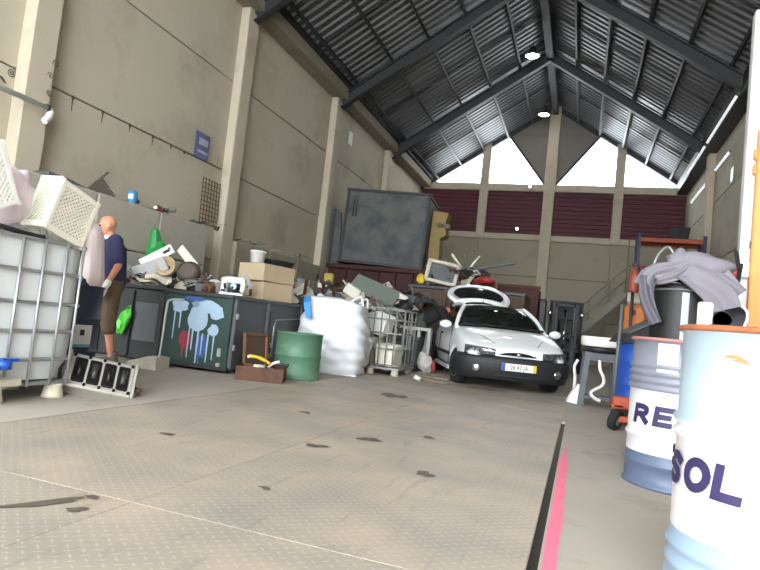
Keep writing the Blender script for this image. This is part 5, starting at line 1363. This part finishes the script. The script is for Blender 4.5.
B().cyl((-.05, -.16, 1.42), (-.05, -.14, 1.42), .05, n=12).build('gauge', BLACKP, t)
t = thing('air_tank', 'tall grey air tank behind the jacket', 'tank', (1.30, 9.4, 0))
TG_ = mat('tank_grey', (142, 140, 128), .5, .2)
B().lathe([(1e-4, .12), (.24, .16), (.38, .3), (.4, .45), (.4, 1.75), (.37, 1.95), (.22, 2.1), (1e-4, 2.15)], 32).build('vessel', TG_, t)
for k in range(3): B().box((.3 * math.cos(k * 2.1), .3 * math.sin(k * 2.1), .14), (.06, .06, .28), bev=.01).build('leg', STEELD, t)
for z in (.45, 1.75): B().tube([(.403 * math.cos(a), .403 * math.sin(a), z) for a in [2 * PI * k / 28 for k in range(28)]], .01, 6, closed=True).build('weld_band', TG_, t)
B().lathe([(.06, 0), (.06, .03), (.045, .035), (1e-4, .035)], 14, Matrix.Translation((-.28, -.29, 1.55)) @ Matrix.Rotation(R(90), 4, 'X')).build('gauge', WHITEP, t)
B().tube(hull_path([(-.1, -.2, 2.1), (-.25, -.2, 2.3), (-.42, -.25, 2.0), (-.44, -.28, 1.2), (-.42, -.28, .6)], 6), .02, 8).build('pipe', GALV, t)
for dx in (0, .2): B().cyl((-.3 + dx, -.42, .9), (-.3 + dx, -.42, 1.7), .015, n=6).build('riser', GALV, t)
B().box((-.25, -.42, 1.0), (.2, .08, .22), bev=.01).build('regulator', STEELD, t)

# ------------------------------------------------------------------ grey stand with white basin
t = thing('basin_stand', 'grey steel stand holding a round white basin with a white hose', 'stand', (.27, 8.75, 0), R(4))
SG = mat('stand_grey', (84, 88, 94), .55, .2)
for x in (-.2, .2):
    for y in (-.18, .18): B().beam((x * 1.12, y * 1.12, 0), (x * .86, y * .86, .72), .07, .07).build('leg', SG, t)
B().box((0, 0, .66), (.42, .38, .12), bev=.01).build('apron', SG, t); B().box((0, 0, .12), (.44, .4, .04)).build('shelf', SG, t)
B().lathe([(.2, .72), (.23, .74), (.23, .79), (.2, .8)], 28).build('black_collar', BLACKP, t)
B().lathe([(1e-4, .80), (.24, .80), (.262, .82), (.262, .92), (.25, .935), (.22, .93), (.2, .86), (1e-4, .85)], 36).build('basin', WHITEP, t)
B().tube(hull_path([(-.02, -.2, .62), (-.01, -.24, .5), (.04, -.25, .4), (.03, -.25, .3), (-.1, -.26, .2), (-.06, -.27, .13), (.02, -.27, .1)], 6), .022, 8).build('hose', WHITEP, t)
B().tube(hull_path([(-.28, -.02, .6), (-.32, -.02, .5), (-.3, -.02, .35), (-.3, 0, .2)], 5), .02, 8).build('side_hose', WHITEP, t)
tag(B().lathe([(.13, 0), (.11, .08), (.06, .2), (.02, .26), (1e-4, .27)], 9, Matrix.Diagonal((1, .8, 1, 1)), sm=False).build('white_sack', WHITEP, None, (.0, 8.75, 0), (0, R(6), .4)), 'small white sack on the floor left of the basin stand', 'sack')
# ------------------------------------------------------------------ pallet jack, blue drum, black cover
t = thing('hand_truck', 'orange hand truck with black wheel under the blue drum', 'hand truck', (.52, 6.75, 0))
for x in (-.12, .2): B().box((x, 0, .24), (.12, .7, .05), bev=.012).build('fork', ORANGE, t)
B().box((.04, -.32, .28), (.42, .06, .12), bev=.015).build('front_bar', ORANGE, t); B().box((.04, -.3, .12), (.3, .1, .06), bev=.01).build('axle_bar', ORANGE, t); B().box((.04, .3, .12), (.2, .08, .2), bev=.01).build('rear_foot', STEELD, t)
for x in (-.13, .24):
    w_ = B().lathe([(.05, -.035), (.09, -.04), (.105, -.025), (.105, .025), (.09, .04), (.05, .035)], 24, Matrix.Translation((x, -.3, .105)) @ Matrix.Rotation(PI / 2 + .3, 4, 'Y') @ Matrix.Rotation(.5, 4, 'X')).build('wheel', RUBBER, t)
    B().lathe([(1e-4, -.042), (.05, -.04), (.05, .04), (1e-4, .042)], 16, Matrix.Translation((x, -.3, .105)) @ Matrix.Rotation(PI / 2 + .3, 4, 'Y') @ Matrix.Rotation(.5, 4, 'X')).build('hub', STEELG, w_)
B().cyl((-.17, -.28, .1), (-.15, -.26, 1.25), .017, n=8).build('upright', STEELG, t); B().cyl((.25, -.28, .1), (.25, -.26, .3), .017, n=8).build('upright', STEELG, t)
drum('blue_drum', 'bright blue plastic drum on the orange hand truck', (.60, 6.86, .267), .235, .6, BLUE, ribs=(.3, .7))
t = thing('black_cover', 'black angular cover lying on the blue drum', 'cover', (.60, 6.86, .872), R(15))
B().prism([(-.27, 0), (.26, 0), (.28, .1), (.1, .27), (-.2, .1)], .4).build('cover', mat('black_sheet', (36, 38, 40), .6), t); B().tube([(-.2, -.21, .1), (.1, -.21, .27), (.28, -.21, .1)], .01, 6).build('seam', STEELG, t)
# ------------------------------------------------------------------ black tank with jacket, bag, post
t = thing('black_boiler', 'tall glossy black cylinder under the grey jacket', 'boiler', (.72, 5.15, 0))
B().lathe([(.2, 0), (.215, .02), (.215, 1.3), (.2, 1.34), (1e-4, 1.36)], 40).build('shell', mat('gloss_black', (16, 17, 19), .55, var=.1), t)
for z in (.03, 1.29): B().tube([(.217 * math.cos(a), .217 * math.sin(a), z) for a in [2 * PI * k / 36 for k in range(36)]], .01, 6, closed=True).build('trim_ring', STEELG, t)
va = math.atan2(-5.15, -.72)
patch(t, .2165, va + R(0), va + R(13), .05, 1.27, mat('gloss_highlight', (124, 134, 140), .35, .3), 'gloss_highlight')  # gloss highlight of the black shell, painted on as a pale strip
JK = mat('grey_jacket', (118, 115, 124), .85, var=.08)
JKL = mat('jacket_lining', (82, 80, 90), .7, var=.15)
t = thing('jacket', 'crumpled light grey jacket thrown over the black boiler', 'jacket', (.72, 5.15, 1.36))
lumpy('folded_body', JK, (.08, -.02, .12), (.22, .17, .12), 11, .16, 2.6, 30, 18, t, (0, R(-4), 0), .1)
lumpy('folded_hood', JK, (-.04, -.04, .14), (.1, .1, .1), 14, .2, 3, 20, 12, t)
def drape(pts, w, name, m_=JK, seed=1, th=.02):
    """a cloth strip along a path, folded across its width"""
    P = hull_path([Vector(p) for p in pts], 6); g = random.Random(seed); ph = g.uniform(0, 6)
    b = B(); n_ = len(P) - 1
    def fn(u, v, o):
        i = min(int(u * n_), n_ - 1); f = u * n_ - i; p = lerp(P[i], P[i + 1], f); d = (P[i + 1] - P[i]).normalized()
        s_ = d.cross(Vector((0, -1, .3))).normalized(); nn = s_.cross(d).normalized()
        return p + s_ * (v - .5) * w + nn * (.018 * math.sin(v * 9 + ph + u * 4) + o)
    b.grid(lambda u, v: fn(u, v, th / 2), n_, 10); b.grid(lambda u, v: fn(u, v, -th / 2), n_, 10)
    return b.build(name, m_, t)
drape([(0, -.12, .06), (-.14, -.17, .08), (-.26, -.18, .03), (-.31, -.18, -.06)], .12, 'left_sleeve', seed=3)
drape([(.02, -.17, .1), (-.1, -.22, .03), (-.22, -.24, -.0)], .09, 'cuff', seed=8)
drape([(-.28, -.19, .02), (-.27, -.21, -.16), (-.2, -.22, -.34)], .10, 'hanging_hem', JKL, 4)
drape([(.0, -.2, .09), (.1, -.25, .0), (.2, -.26, -.1), (.24, -.26, -.2)], .22, 'front_panel', seed=5)
drape([(.18, -.16, .1), (.27, -.19, .0), (.34, -.2, -.08)], .14, 'right_sleeve', seed=7)
t = thing('lined_bag', 'dark open bag with pale shiny edge hanging right of the jacket', 'bag', (1.0, 5.02, 1.10))
def bagh(u, v):
    a = 2 * PI * u; r = .12 * (1 - .5 * v ** 2); return Vector((r * 1.05 * math.cos(a) * (1 + .1 * math.sin(3 * a)), .16 * v - .05, r * 1.25 * math.sin(a) * (1 + .08 * math.sin(4 * a + 1))))
b = B(); b.grid(bagh, 28, 6, wrap=True); b.build('pouch', JKL, t)
B().tube([bagh(k / 28, 0) for k in range(28)], .012, 6, closed=True).build('shiny_edge', mat('pale_shiny', (206, 208, 220), .3, .3), t)
B().lathe([(1e-4, 0), (.065, .0)], 16, Matrix.Translation((0, .11, 0)) @ Matrix.Rotation(PI / 2, 4, 'X')).build('bottom', BLACKC, t)
B().beam((.05, .04, .1), (.12, .2, .45), .03, .01).build('strap', BLACKC, t)
B().beam((.1, .16, .4), (.14, .5, .6), .03, .01).build('strap', BLACKC, t)
t = thing('gate_post', 'white steel gate post with an orange board on its side', 'post', (1.21, 5.75, 0), R(0))
B().box((.08, 0, 1.92), (.17, .12, 3.84), bev=.012).build('post', mat('gate_white', (196, 198, 196), .5, var=.05, dirt=(168, 160, 148), da=.66), t)
B().box((.225, -.1, 1.38), (.32, .06, 2.76), bev=.008).build('board', ORANGE2, t)
for z in (2.55, 2.42): B().box((.08, -.08, z), (.07, .05, .09), bev=.01).build('hinge', ORANGE2, t)
B().box((.02, -.08, 1.57), (.09, .06, .14), bev=.012).build('switch_box', OFFW, t); B().box((.07, -.075, 1.78), (.02, .02, .06)).build('catch', STEELD, t)
lumpy('red_cap', REDP, (-.05, -.09, 1.52), (.055, .06, .05), 6, .1, 2.5, 14, 8, t)  # soft red cap hanging on the post, not a lamp
